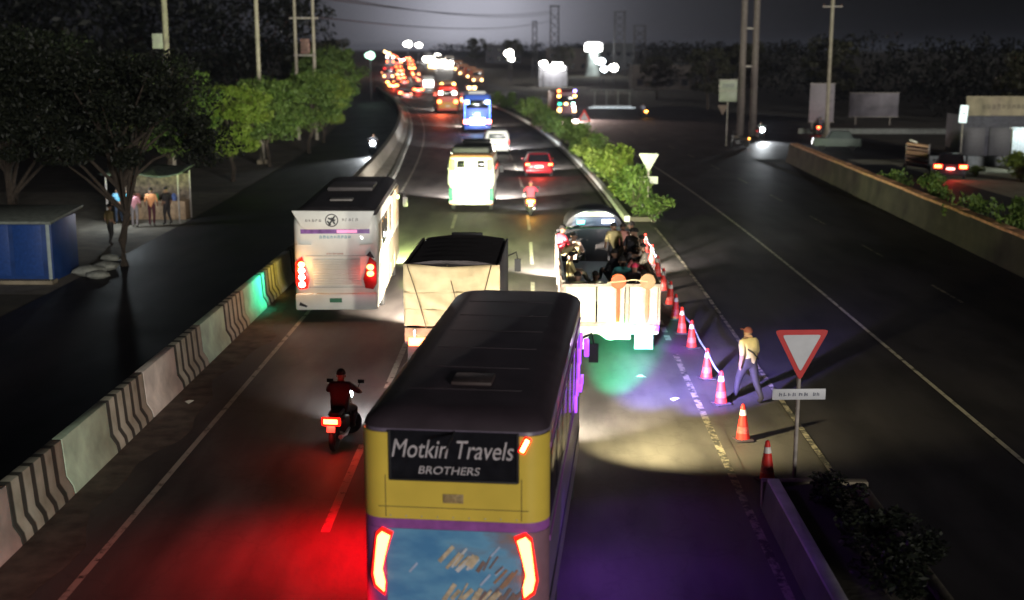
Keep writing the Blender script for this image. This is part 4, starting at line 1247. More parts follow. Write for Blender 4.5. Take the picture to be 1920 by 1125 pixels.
# ------------------------------------------------------------------ motorcycles
def motorcycle(label, loc, rz, body=(.03, .03, .035), tail='red', headlight=0, tailpower=0, group=None, tail_big=1.0):
    root = thing('motorcycle', label, 'motorcycle', loc, rz, group)
    M_b = mat('bike_paint_' + '_'.join(str(int(v * 100)) for v in body), body, .35)
    for y_ in (-.62, .62):
        t = MB().wheel((0, 0, 0), .30, .10, 24, prof=[(-.05, .22), (-.05, .27), (0, .30), (.05, .27), (.05, .22)]).build('wheel', M_rub, root, smooth=True)
        t.location = (0, y_, .30)
        rim = MB().wheel((0, 0, 0), .22, .06, 24, prof=[(-.03, .195), (-.03, .225), (.03, .225), (.03, .195)])
        for k in range(6):
            a = math.pi * k / 3
            rim.tube([(0, 0, 0), (0, .21 * math.cos(a), .21 * math.sin(a))], .012, 5)
        rim.build('rim', M_rim, t)
    MB().tube([(0, -.62, .30), (0, -.1, .42), (0, .25, .40)], .035, 6).tube([(0, -.1, .42), (0, .0, .74)], .03, 6).tube([(0, .25, .4), (0, .42, .88)], .03, 6).tube([(0, -.55, .78), (0, .42, .84)], .03, 6).build('frame', M_blk, root)
    MB().tube([(-.09, .62, .3), (-.09, .44, .98)], .025, 6).tube([(.09, .62, .3), (.09, .44, .98)], .025, 6).build('fork', M_chr, root)
    MB().box((0, .08, .42), (.26, .34, .3)).build('engine', mat('engine_grey', (.12, .12, .12), .5, .5), root, bevel=.03)
    shell([(.74, .10, .0, .44, .08), (.84, .15, .0, .46, .1), (.94, .12, .05, .42, .1), (.97, .06, .1, .36, .05)]).build('tank', M_b, root, smooth=True)
    MB().loft([rrect(.12, -.62, .06, .1, .74), rrect(.14, -.66, .08, .1, .80), rrect(.12, -.64, .06, .1, .85)]).build('seat', M_blk, root, smooth=True)
    MB().loft([rrect(.11, -.78, -.2, .08, .62), rrect(.13, -.80, -.1, .08, .72)]).build('tail_cowl', M_b, root, smooth=True)
    MB().tube([(-.36, .40, 1.04), (-.2, .46, 1.06), (.2, .46, 1.06), (.36, .40, 1.04)], .016, 6).build('handlebar', M_blk, root)
    for sx in (-1, 1):
        m_ = MB().tube([(sx * .25, .46, 1.06), (sx * .32, .44, 1.24)], .008, 5).box((sx * .35, .44, 1.27), (.14, .03, .08)).build('mirror', M_blk, root)
    MB().tube([(.14, .1, .3), (.17, -.3, .28), (.17, -.75, .36)], [.03, .045, .05], 8).build('exhaust', M_chr, root)
    MB().box((0, -.86, .56), (.18, .02, .14), rx=-.2).build('number_plate', M_plate, root)
    MB().box((0, -.78, .36), (.14, .03, .34), rx=-.2).build('mudguard', M_blk, root)
    hot, rim_ = (E_redhot, E_red) if tail == 'red' else (E_amberhot, E_amber)
    tl = MB().box((0, -.83, .72), (.26 * tail_big, .07, .12 * tail_big)).build('tail_lamp', rim_, root, bevel=.03)
    MB().box((0, -.875, .73), (.19 * tail_big, .02, .065 * tail_big)).build('bulb', hot, tl, bevel=.01)
    for sx in (-1, 1):
        MB().box((sx * .2, -.8, .70), (.07, .05, .05)).build('indicator', mat('lens_amber', (.5, .2, .03), .3), root, bevel=.015)
    MB().wheel((0, 0, 0), .09, .1, 16, prof=[(-.05, .04), (-.03, .085), (.05, .09), (.05, .05)]).build('headlamp', E_cool if headlight else M_chr, root, smooth=True).location = (0, .56, .92)
    root.children[-1].rotation_euler = (0, 0, R(90))
    if headlight:
        o = MB().wheel((0, 0, 0), .2, .03, 16, prof=[(-.015, .02), (-.012, .19 if headlight > 2000 else .11), (.012, .19 if headlight > 2000 else .11), (.015, .02)]).build('headlamp_lens', emis('headlamp_glare', (.9, .96, 1), 60) if headlight > 2000 else E_cool, root); o.location = (0, .64, .92); o.rotation_euler = (0, 0, R(90))
        lamp('headlamp_beam', root, (0, .72, .92), 'SPOT', headlight, (.9, .96, 1), (0, 1, -.12 if headlight < 2000 else .03), 110 if headlight < 2000 else 70, .9, .08)
    if tailpower:
        lamp('tail_lamp_light', root, (0, -1.0, .74), 'POINT', tailpower, (1, .03, .02) if tail == 'red' else (1, .45, .06), size=.08)
    return root
bx, by = -3.93, 24.35
motorcycle('motorcycle with glowing red tail lamp left of the big bus', (bx, by, 0), R(-6), (.05, .012, .016), 'red', 900, 26, tail_big=1.6).scale = (.95, .95, .95)
rid = person('person riding the red lit motorcycle left of the big bus', (bx, by - .12, 0), R(-6), 'ride', (.04, .008, .014), (.02, .018, .02), 1, s=.95, fingers=True, bulk=1.3)
motorcycle('motorcycle with amber indicator between the minibus and the crowded truck', (-.05, 60.6, 0), 0, (.3, .28, .26), 'amber', 500, 60, tail_big=1.6)
person('person in pink red shirt riding the motorcycle with amber lamp', (-.05, 60.45, 0), 0, 'ride', (.60, .06, .12), (.25, .08, .1), 1, cap=(.3, .05, .08), s=1.0)
motorcycle('oncoming motorcycle with dazzling headlamp on the left service road', (-12.3, 95.6, 0), R(180), (.2, .2, .2), 'red', 2600)
person('person riding the oncoming motorcycle on the left service road', (-12.3, 95.75, 0), R(180), 'ride', (.12, .12, .14), (.05, .05, .06), 1, s=1.0)
motorcycle('oncoming motorcycle with bluish white headlamp by the end of the right wall', (20.7, 112.3, 0), R(185), (.15, .15, .16), 'red', 2400)
person('person riding the oncoming motorcycle by the end of the right wall', (20.7, 112.45, 0), R(185), 'ride', (.10, .12, .10), (.05, .05, .06), 1, s=1.0)
motorcycle('motorcycle with small red tail lamp below the tall hoarding', (27.7, 119.5, 0), R(-20), (.2, .2, .25), 'red', 0, 8, tail_big=1.5)
person('person riding the motorcycle below the tall hoarding', (27.7, 119.4, 0), R(-20), 'ride', (.08, .08, .10), (.04, .04, .05), 1)
motorcycle('motorcycle with amber lamp far up the right roadside', at(20.0, 150, 0), R(20), (.3, .1, .08), 'amber', 0, 15, tail_big=1.8)
person('person in light blue riding far up the right roadside', at(20.0, 149.9, 0), R(20), 'ride', (.30, .36, .52), (.05, .05, .06), 1)
motorcycle('dim parked motorcycle under the green direction board', (17.3, 103.5, 0), R(70), (.10, .08, .06), 'amber', 0, 0, tail_big=1.4)

# ------------------------------------------------------------------ minibus, van, car
def minibus():
    W, L = 2.3, 4.6
    root = thing('minibus', 'overlit white minibus with green corners and loaded black roof', 'minibus', (-3.05, 61.4, 0), R(-1))
    M_w = mat('minibus_white', (.78, .76, .66), .45, var=.05)
    M_y = mat('minibus_yellow', (.66, .55, .16), .45, var=.1)
    M_g = mat('minibus_green', (.03, .30, .16), .45, var=.1)
    shell([(.35, W / 2 - .12, .05, L, .15), (.55, W / 2 - .1, 0, L, .15), (1.15, W / 2 - .1, 0, L, .15), (1.4, W / 2 + .02, .0, L, .18), (1.75, W / 2 + .04, .02, L, .18), (2.3, W / 2 - .02, .08, L - .1, .2), (2.72, W / 2 - .08, .12, L - .2, .2)]).build('body', M_w, root, smooth=True)
    shell([(2.70, W / 2 - .06, .08, L - .15, .2), (2.80, W / 2 - .1, .14, L - .2, .2), (2.86, W / 2 - .3, .3, L - .4, .2)]).build('roof', mat('minibus_roof', (.45, .22, .10), .5), root, smooth=True)
    MB().prism([(-.72, 2.22), (.72, 2.22), (.66, 2.56), (-.66, 2.56)], 'y', .03, .10).build('rear_window', M_glass, root, bevel=.02)
    MB().box((0, .02, 2.4), (.66, .04, .34)).build('window_pillar', M_w, root, bevel=.02)
    for sx in (-1, 1):
        MB().box((sx * .93, .07, 2.34), (.26, .06, .55)).build('corner_pillar', M_y, root, bevel=.03)
        MB().box((sx * (W / 2 - .14), .0, .86), (.2, .12, .66)).build('corner_panel', M_g, root, bevel=.04)
        MB().box((sx * .92, -.06, .44), (.34, .07, .12)).build('tail_lamp', mat('lens_dull', (.6, .3, .2), .3), root, bevel=.02)
        for k in range(3):
            MB().box((sx * (W / 2 + .03), .8 + k * 1.25, 2.12), (.03, 1.1, .5)).build('side_window', M_glass, root, bevel=.01)
    MB().box((0, -.03, 1.60), (1.0, .03, .07)).build('handle_bar', M_y, root, bevel=.01)
    MB().box((0, -.06, .5), (2.2, .1, .12)).build('bumper', M_w, root, bevel=.03)
    MB().box((0, -.02, .95), (1.35, .02, .5)).build('number_board', M_plate, root, bevel=.01)
    load = MB()
    load.box((-.05, 2.0, 3.02), (1.9, 2.8, .36)).box((.1, 3.3, 3.28), (1.4, 1.2, .22))
    load.build('roof_load', M_blk, root, bevel=.10, bseg=3)
    for sx in (-1, 1):
        MB().tube([(sx * 1.0, .4, 2.9), (sx * 1.02, 3.9, 2.9)], .02, 6).build('roof_rail', M_chr, root)
    MB().box((1.05, 2.6, 3.0), (.1, .8, .3)).build('roof_ladder', M_chr, root)
    wheels(root, 2.2, .36, .22, (.9, 3.7))
    headlights(root, 2.1, L, .8, 8000, (1, .96, .9), -.08, 110, .6)
    mirrors(root, 2.2, L - .2, 2.0)
minibus()

def van(label, loc, rz, paint, name='van', W=1.9, L=4.0, H=1.85, head=3000, tails=E_red, group=None):
    root = thing(name, label, 'van', loc, rz, group)
    shell([(.28, W / 2 - .1, .05, L - .05, .2), (.5, W / 2, 0, L, .25), (1.1, W / 2, 0, L - .1, .25), (H - .3, W / 2 - .08, .10, L - 1.0, .25), (H - .05, W / 2 - .2, .2, L - 1.3, .25), (H, W / 2 - .4, .4, L - 1.5, .2)]).build('body', paint, root, smooth=True)
    MB().prism([(-W / 2 + .3, H - .62), (W / 2 - .3, H - .62), (W / 2 - .38, H - .26), (-W / 2 + .38, H - .26)], 'y', .0, .12).build('rear_window', mat('van_glass', (.10, .11, .12), .15), root, bevel=.02)
    for sx in (-1, 1):
        MB().box((sx * (W / 2 - .1), -.01, .95), (.12, .06, .34)).build('tail_lamp', tails, root, bevel=.02)
        MB().box((sx * (W / 2 - .03), 1.6, H - .48), (.04, 1.8, .38), ry=-sx * .18).build('side_window', M_glass, root, bevel=.01)
    MB().box((0, -.05, .48), (W - .1, .12, .2)).build('bumper', paint, root, bevel=.04)
    MB().box((0, -.04, .78), (.45, .02, .12)).build('number_plate', M_plate, root)
    wheels(root, W, .31, .18, (.7, L - .8))
    headlights(root, W, L - .05, .75, head, (.92, .96, 1), -.06, 110, .6)
    return root
M_vanw = mat('van_white', (.78, .78, .76), .4, var=.04)
van('small white van overlit from behind, ahead of the red car', at(-.95 - .0, 95.8), yaw(96), M_vanw, W=1.95, head=6000)

def car(label, loc, rz, paint, tails=E_redhot, W=1.7, L=3.9, H=1.46, head=2500, tailp=20, group=None, name='car', ls=1.0):
    root = thing(name, label, 'car', loc, rz, group)
    shell([(.22, W / 2 - .1, .1, L - .1, .25), (.42, W / 2, 0, L, .35), (.74, W / 2, 0, L, .35), (.92, W / 2 - .06, .06, L - .15, .3)]).build('body', paint, root, smooth=True)
    shell([(.90, W / 2 - .08, .16, L - 1.0, .25), (1.22, W / 2 - .2, .48, L - 1.6, .25), (H - .06, W / 2 - .27, .7, L - 1.9, .2)]).build('cabin_glass', M_glass, root, smooth=True)
    shell([(H - .08, W / 2 - .26, .66, L - 1.86, .2), (H, W / 2 - .36, .8, L - 2.0, .2)]).build('roof', paint, root, smooth=True)
    for sx in (-1, 1):
        MB().tube([(sx * (W / 2 - .14), .22, .92), (sx * (W / 2 - .27), .72, H - .06)], .045, 6).build('pillar', paint, root)
        tl = MB().box((sx * (W / 2 - .2), -.01, .80), (.34 * ls, .09, .17 * ls)).build('tail_lamp', E_red, root, bevel=.03)
        MB().box((sx * (W / 2 - .2), -.06, .80), (.26 * ls, .02, .11 * ls)).build('bulb', tails, tl, bevel=.01)
        MB().box((sx * (W / 2 + .06), L - 1.5, .98), (.16, .1, .12)).build('mirror', paint, root, bevel=.03)
    MB().box((0, -.03, .40), (W - .15, .12, .22)).build('bumper', paint, root, bevel=.05)
    MB().box((0, -.03, .66), (.5, .03, .12)).build('number_plate', emis('plate_lit', (1, .95, .85), 1.6) if tailp else M_plate, root)
    wheels(root, W, .30, .18, (.65, L - .7))
    if head: headlights(root, W, L - .08, .66, head, (1, .96, .9), -.06, 110, .6)
    if tailp: lamp('tail_lamp_light', root, (0, -.25, .7), 'POINT', tailp, (1, .05, .03), size=.15)
    return root
M_redcar = mat('car_red', (.30, .02, .03), .3, var=.1, coat=.5)
car('red car with both tail lamps lit behind the small white van', (.46, 78.7, 0), yaw(79), M_redcar, W=1.85, tailp=120)
car('dark car with red tail lamps at the right edge beside the sandy lot', (26.3, 77.6, 0), R(-18), mat('car_dark', (.03, .03, .04), .3, coat=.4), head=0, tailp=40, W=1.9, H=1.55, ls=1.6)

# slatted handcart with tan boards left of the dark car
ct = thing('slatted_cart', 'tan slatted cart standing left of the dark car on the right service road', 'cart', (25.3, 81.2, 0), R(-22))
M_tan = mat('cart_tan', (.36, .21, .13), .7, var=.3, scale=5)
for k in range(6):
    MB().box((0, 0, .55 + k * .27), (1.45 - .05 * (k % 2), 1.0, .15 if k != 3 else .26), ry=.12).build('slat', M_tan if k % 2 else mat('cart_brown', (.20, .12, .09), .7), ct, bevel=.02)
for sx in (-1, 1):
    MB().box((sx * .7, 0, 1.1), (.06, .9, 1.7)).build('upright', mat('cart_post', (.22, .2, .2), .6), ct)
    MB().wheel((sx * .82, 0, .32), .32, .08, 18).build('wheel', M_rub, ct, smooth=True)
MB().box((-.3, 0, 2.12), (.5, .3, .1), ry=.3).build('tip_board', mat('cart_white', (.75, .72, .68), .5), ct, bevel=.02)

# ------------------------------------------------------------------ far traffic
def far_bus(label, loc, rz, paint, tails, name='bus', W=2.5, L=9, H=3.4, head=3500, extra=None, oncoming=False, glass=M_glass, group='distant traffic'):
    root = thing(name, label, 'bus', loc, rz, group)
    shell([(.38, W / 2 - .05, .05, L - .05, .2), (.5, W / 2, 0, L, .25), (H - .3, W / 2, 0, L, .25), (H - .08, W / 2 - .1, .1, L - .1, .25), (H, W / 2 - .35, .3, L - .3, .25)]).build('body', paint, root, smooth=True)
    MB().box((0, -.01, H - .95), (W - .5, .04, .8)).build('rear_window', glass, root, bevel=.02)
    for sx in (-1, 1):
        for k in range(5):
            MB().box((sx * (W / 2 + .005), 1.3 + k * 1.6, H - 1.05), (.03, 1.35, .8)).build('side_window', M_glass, root)
        for (dx_, z_, e) in tails:
            MB().box((sx * (W / 2 - dx_), -.03, z_), (.46, .08, .38)).build('tail_lamp', e, root, bevel=.06)
    MB().box((0, -.05, .55), (W - .1, .1, .3)).build('bumper', paint, root, bevel=.04)
    MB().box((0, -.06, .95), (.5, .02, .14)).build('number_plate', M_plate, root)
    wheels(root, W, .46, .26, (2, L - 1.8))
    if head: headlights(root, W, L, .9, head, (1, .94, .85), -.06, 110, .6)
    return root
bl = far_bus('bus glowing with blue rear lights in the middle lane', at(-1.75, 120.6), yaw(122), mat('bus_royal_blue', (.04, .10, .42), .35, coat=.3), ((.2, 1.1, E_redhot), (.32, 3.0, emis('bright_blue_lamp', (.25, .45, 1), 12))), W=2.65, H=3.75)
for sx in (-1, 1):
    MB().box((sx * 1.22, -.05, 2.0), (.10, .06, 2.2)).build('led_strip', E_blue, bl, bevel=.01)
MB().box((0, -.06, 1.15), (1.5, .05, .7)).build('glow_panel', emis('light_box_white', (.75, .9, 1), 5), bl, bevel=.05)
MB().box((0, -.06, 1.75), (.5, .05, .5)).build('glow_panel', emis('light_box_soft', (.4, .65, 1), 2.5), bl, bevel=.05)
MB().box((0, 1.2, 3.9), (1.7, 1.6, .3)).build('roof_load', mat('load_grey', (.5, .48, .45), .7), bl, bevel=.08)
lamp('led_light', bl, (0, -.7, 1.6), 'POINT', 160, (.25, .45, 1), size=.3)
rb = far_bus('red and orange lit bus left of the blue bus', at(-3.2, 158), yaw(160), mat('bus_red_orange', (.50, .06, .03), .4), ((.5, 2.6, E_white), (.3, 1.5, E_redhot)), W=2.7, H=3.5, head=3000)
MB().box((0, -.03, 1.0), (2.3, .04, .9)).build('lower_panel', mat('bus_amber_panel', (.55, .28, .05), .5), rb, bevel=.02)
MB().box((0, -.04, 3.15), (1.9, .05, .25)).build('sign_box', E_red, rb, bevel=.02)
lamp('tail_lamp_light', rb, (-.9, -1.0, 1.8), 'SPOT', 1500, (1, .12, .04), (-.5, -1, -.5), 140, .6, .2)
fv = van('white van overlit far up the left lane', at(1.0, 246), yaw(248), M_vanw, W=2.4, H=2.7, head=3000, group='distant traffic')
MB().box((0, -.12, 1.3), (1.9, .05, 1.2)).build('glow_panel', emis('van_glow', (1, .98, .92), 8), fv, bevel=.1)  # glowing panel added for the overlit look of the van's rear
far_bus('tall pale bus where the road meets the glow', at(-4.6, 395), yaw(398), mat('bus_pale_blue', (.42, .46, .62), .4), ((.3, 1.4, E_redhot), (.3, 2.9, E_white)), H=3.9, head=2500)
far_bus('far maroon bus with orange sign beside the parapet', at(-5.4, 292), yaw(295), mat('bus_maroon', (.25, .05, .06), .4), ((.3, 1.3, E_warm), (.4, 3.1, E_red)), head=2500)
far_bus('far brown truck like bus right of the white van', at(-.4, 194), yaw(197), mat('bus_brown', (.22, .12, .07), .4), ((.3, 2.7, E_amberhot), (.3, 1.2, E_redhot)), H=3.2, head=2500)
car('far silver car in the left lane near the parapet end', at(-6.0, 205), yaw(207), mat('car_silver', (.45, .43, .45), .35), group='distant traffic', tailp=40)
car('far dark car in the right lane before the climb', at(2.2, 175), yaw(177), mat('car_navy', (.03, .03, .08), .35), group='distant traffic', tailp=60)
car('far grey car beyond the maroon bus', at(-2.4, 272), yaw(275), mat('car_grey', (.2, .2, .22), .35), group='distant traffic', tailp=60)
car('far red tailed car under the bright oncoming lamps', at(1.6, 300), yaw(302), mat('car_black', (.02, .02, .025), .35), group='distant traffic', tailp=60)
car('farthest car with red lamps on the climb', at(-2.4, 400), yaw(402), mat('car_grey', (.2, .2, .22), .35), group='distant traffic', tailp=60)
for i, (X, Y, e) in enumerate(((-5.6, 330, E_warm), (-1.5, 345, E_redhot), (2.0, 362, E_amberhot), (-5.2, 430, E_warm), (-1.0, 440, E_white), (2.2, 330, E_redhot), (-5.8, 250, E_amberhot), (-2.0, 318, E_warm))):
    car(['warm lamped far car behind the maroon bus', 'red lamped far car in the middle lane of the climb', 'amber lamped far car at the right lane of the climb', 'warm lamped car left below the skyline', 'white lamped car near the skyline', 'red lamped far car beside the white van top', 'amber lamped car close to the parapet end', 'warm lamped car in the middle of the far queue'][i],
        at(X, Y), yaw(Y), mat('car_dark', (.03, .03, .04), .3), tails=e, head=0, tailp=500, ls=2.4, group='distant traffic')
FARC = [(-5.9, 212, E_redhot, .05), (-2.3, 228, E_redhot, .2), (-5.6, 268, E_amberhot, .4), (-2.2, 296, E_redhot, .03), (1.8, 282, E_redhot, .1), (-5.5, 310, E_redhot, .3), (2.1, 318, E_warm, .03),
        (-5.4, 352, E_redhot, .2), (-2.0, 372, E_redhot, .1), (1.9, 388, E_redhot, .03), (-1.8, 412, E_amberhot, .2), (2.0, 425, E_redhot, .05), (-5.0, 460, E_redhot, .1), (1.5, 470, E_warm, .1)]
for i, (X, Y, e, c) in enumerate(FARC):
    car('%s car of the far queue of tail lamps counted from the parapet end' % ORD[i], at(X, Y), yaw(Y), mat('car_tone_%d' % int(c * 100), (c, c * .95, c), .35), tails=e, head=0, tailp=260 if i % 2 else 0, ls=2.4, group='distant traffic')
# oncoming vehicles on the other carriageway (front towards us)
def oncoming(label, Y, X, paint, power, kind='bus', sz=1.0, hot=E_white):
    p = at(X, Y)
    root = thing('oncoming_' + kind, label, kind, p, yaw(Y) + math.pi, 'oncoming traffic')
    W, L, H = (2.5, 8, 3.3) if kind != 'car' else (1.7, 4, 1.5)
    shell([(.35, W / 2 - .05, -L, 0, .2), (.5, W / 2, -L, 0, .25), (H * .55, W / 2, -L, 0, .25), (H - .2, W / 2 - .05, -L, -.15, .25), (H, W / 2 - .3, -L + .3, -.4, .25)]).build('body', paint, root, smooth=True)
    MB().box((0, .0, H * .68), (W - .35, .1, H * .26)).build('windscreen', M_glass, root, bevel=.02)
    MB().box((0, .04, .5), (W - .1, .1, .3)).build('bumper', M_blk, root, bevel=.03)
    for sx in (-1, 1):
        MB().wheel((sx * (W / 2 - .15), -1.2, .42), .42, .24).build('wheel', M_rub, root, smooth=True)
        o = MB().box((sx * (W / 2 - .35), .06, .95), (.5 * sz, .08, .4 * sz)).build('headlamp', hot, root, bevel=.05)
        if power: lamp('headlamp_beam', root, (sx * (W / 2 - .35), .2, .95), 'SPOT', power, (1, .94, .85), (0, 1, -.08), 90, .6, .1)
    return root
oncoming('oncoming bus with dazzling lamps at the crest of the road', 450, 8.5, mat('bus_grey', (.25, .25, .25), .4), 6000, 'bus', 3.0)
oncoming('second dazzling oncoming bus lower on the crest', 400, 11.0, mat('bus_tan', (.3, .25, .2), .4), 6000, 'bus', 3.4)
oncoming('third dazzling oncoming vehicle beside the second one', 392, 14.2, mat('bus_cream', (.4, .36, .3), .4), 6000, 'truck', 3.2)
oncoming('oncoming car with warm lamps left of the median hedge end', 232, 8.0, mat('car_black', (.02, .02, .025), .35), 1500, 'car', 1.3, E_warm)
for i, (Y, X) in enumerate(((352, 15.0), (322, 14.6), (300, 14.8), (278, 14.2))):
    oncoming(['orange lamped oncoming truck highest in the slanting row of lights', 'orange lamped oncoming truck second in the slanting row of lights', 'orange lamped oncoming truck third in the slanting row of lights', 'orange lamped oncoming truck lowest in the slanting row of lights'][i],
             Y, X, mat('truck_orange', (.3, .12, .05), .5), 0, 'truck', 1.0, E_warm)
for i, (Y, X, e) in enumerate(((470, 12.5, E_white), (500, 9.5, E_white), (520, 14.0, E_white), (372, 8.2, E_warm), (425, 14.8, E_warm))):
    oncoming('%s lamp pair of the oncoming queue beyond the crest' % ORD[i], Y, X, mat('car_black', (.02, .02, .025), .35), 0, 'car', 2.6, e)
# decorated lorry coming towards us on the right carriageway
dl = oncoming('dark oncoming lorry decked with red, blue, green and amber lamps', 146, 10.2, mat('lorry_maroon', (.12, .03, .05), .4), 0, 'truck', .8, E_warm)
for (x, z, e) in ((.95, 3.25, E_redhot), (-.95, 3.25, emis('violet_lamp', (.4, .3, 1), 10)), (.95, 2.65, E_amberhot), (-.95, 2.65, E_amberhot), (.85, 1.75, E_green), (-.75, 1.8, emis('mint_lamp', (.5, 1, .8), 8)), (.1, 1.75, E_warm), (.85, 1.15, E_amberhot), (-.85, 1.35, E_white)):
    MB().box((x, .08, z), (.36, .08, .26)).build('deck_lamp', e, dl, bevel=.04)
lamp('deck_light', dl, (-.8, .4, 1.1), 'SPOT', 16000, (1, .72, .62), (-.35, 1, -.06), 120, .8, .3)

# ------------------------------------------------------------------ cones and tape
M_cone = mat('cone_orange', (.72, .035, .025), .5, var=.15)
M_cone_w = mat('cone_band', (.75, .72, .68), .45, var=.15)
CONE = [(4.48, 22.2), (4.43, 24.63), (4.38, 27.31), (4.35, 29.51), (4.39, 32.73), (4.33, 34.47), (4.36, 36.4), (4.42, 38.46), (4.46, 40.85), (4.52, 43.4), (4.55, 46.0), (4.55, 48.8)]
def lathe(prof_, n=16):
    return MB().loft([[(r_ * math.cos(2 * math.pi * k / n), r_ * math.sin(2 * math.pi * k / n), z_) for k in range(n)] for r_, z_ in prof_])
cone0 = thing('traffic_cone', 'x', 'cone', (0, 0, 0), 0, 'traffic cones along the median opening')
MB().box((0, 0, .02), (.36, .36, .04)).build('base', mat('cone_base', (.06, .04, .05), .8), cone0, bevel=.01)
lathe([(.145, .04), (.128, .16)]).build('sleeve', M_cone, cone0, smooth=True)
lathe([(.128, .165), (.110, .30)]).build('band', mat('cone_band_lower', (.72, .10, .09), .45, var=.4, scale=18), cone0, smooth=True)
lathe([(.110, .305), (.075, .54)]).build('sleeve', M_cone, cone0, smooth=True)
lathe([(.077, .545), (.058, .66)]).build('band', M_cone_w, cone0, smooth=True)
lathe([(.058, .665), (.04, .76), (.02, .78)]).build('tip', M_cone, cone0, smooth=True)
for i, (x, y) in enumerate(CONE):
    o = cone0 if i == 0 else copy_tree(cone0)
    o.location = (x, y, 0); o.rotation_euler = (random.uniform(-.03, .03), random.uniform(-.03, .03), random.uniform(0, 1))
    o['label'] = ['cone nearest the camera standing against the near median', 'second cone of the row, standing alone behind the nearest one'][i] if i < 2 else '%s orange cone of the row counted from the near median' % ORD[i]
tp = thing('barrier_tape', 'thin blue white tape strung between the traffic cones', 'tape')
M_tape = mat('tape', (.34, .38, .62), .5, var=.3)
for i in range(2, 11):
    a, b = CONE[i], CONE[i + 1]
    mb = MB(); vs = []; fs = []
    for k in range(9):
        t = k / 8
        z = .70 - .10 * math.sin(math.pi * t)
        x = a[0] + (b[0] - a[0]) * t; y = a[1] + (b[1] - a[1]) * t
        tw = .5 * math.sin(4 * t + i)
        vs += [(x + .03 * math.sin(tw), y, z - .03 * math.cos(tw)), (x - .03 * math.sin(tw), y, z + .03 * math.cos(tw))]
    for k in range(8):
        fs.append((2 * k, 2 * k + 1, 2 * k + 3, 2 * k + 2))
    o = mb.add(vs, fs).build('tape_span', M_tape, tp)

# ------------------------------------------------------------------ signs
M_post = mat('sign_post', (.30, .27, .24), .6, var=.2)
M_sred = mat('sign_red', (.55, .02, .02), .4, var=.08)
M_swht = mat('sign_white', (.60, .61, .64), .45, var=.06)
def rtri(cx_, cz_, w, h, down=True, r=.05):
    pts = [(-w / 2, h / 2), (w / 2, h / 2), (0, -h / 2)] if down else [(-w / 2, -h / 2), (w / 2, -h / 2), (0, h / 2)]
    out_ = []
    for i in range(3):
        p = Vector(pts[i]); a = (Vector(pts[i - 1]) - p).normalized(); b = (Vector(pts[(i + 1) % 3]) - p).normalized()
        q0 = p + a * r * 1.7; q1 = p + b * r * 1.7
        for t in (0, .5, 1):
            q = (1 - t) ** 2 * q0 + 2 * t * (1 - t) * p + t * t * q1
            out_.append((q.x + cx_, q.y + cz_))
    return out_
ys_ = thing('yield_sign', 'large red bordered inverted triangle sign with white plate on the near median end', 'sign', (4.98, 22.1, 0.06), R(3))
MB().tube([(0, .04, 0), (0, .04, 2.75)], .04, 10).build('post', mat('sign_post_band', (.34, .30, .27), .6, var=.5, scale=3), ys_, smooth=True)
MB().prism(rtri(.0, 2.40, 1.02, .98), 'y', -.02, 0).build('border', M_sred, ys_)
MB().prism(rtri(.0, 2.445, .72, .70, r=.03), 'y', -.028, -.021).build('face', M_swht, ys_)
pl = MB().box((0, -.012, 1.66), (1.0, .02, .21)).build('plate', M_swht, ys_, bevel=.008)
for i, (x, w) in enumerate(((-.22, .34), (.08, .2), (.32, .14))):
    marks('plate_writing', max(2, int(w / .07)), w, .07, mat('ink_faded', (.16, .17, .22), .6), pl, (x, -.026, 1.66), 20 + i, .1)
ys2 = thing('yield_sign', 'pale inverted triangle sign with small plate at the tip of the hedge', 'sign', (5.65, 59.6, 0), R(-4))
M_pale = mat('sign_back_pale', (.40, .42, .34), .5, var=.1)
MB().tube([(0, .04, 0), (0, .04, 3.0)], .045, 10).build('post', M_post, ys2, smooth=True)
MB().prism(rtri(0, 2.62, 1.0, .92), 'y', -.02, 0).build('face', M_pale, ys2)
MB().box((0, -.01, 1.79), (.92, .02, .36)).build('plate', M_pale, ys2, bevel=.01)
ws = thing('warning_sign', 'red bordered upright triangle warning sign in the hedge far along the median', 'sign', (5.1 - .0, 124.5, 0), 0)
ws.location = (5.25, 124.5, 0)
MB().tube([(0, .04, 0), (0, .04, 2.1)], .045, 8).build('post', M_post, ws)
MB().prism(rtri(0, 1.55, 1.35, 1.25, False), 'y', -.02, 0).build('border', emis('sign_red_glow', (.6, .04, .03), .35), ws)  # border glows by itself in place of headlight thrown back
MB().prism(rtri(0, 1.46, .9, .85, False), 'y', -.03, -.021).build('face', mat('sign_grey_face', (.5, .48, .48), .4, var=.4, scale=9), ws)
for sx in (-1, 1):
    MB().box((sx * .32, -.01, .68), (.55, .02, .26)).build('plate', M_swht, ws)

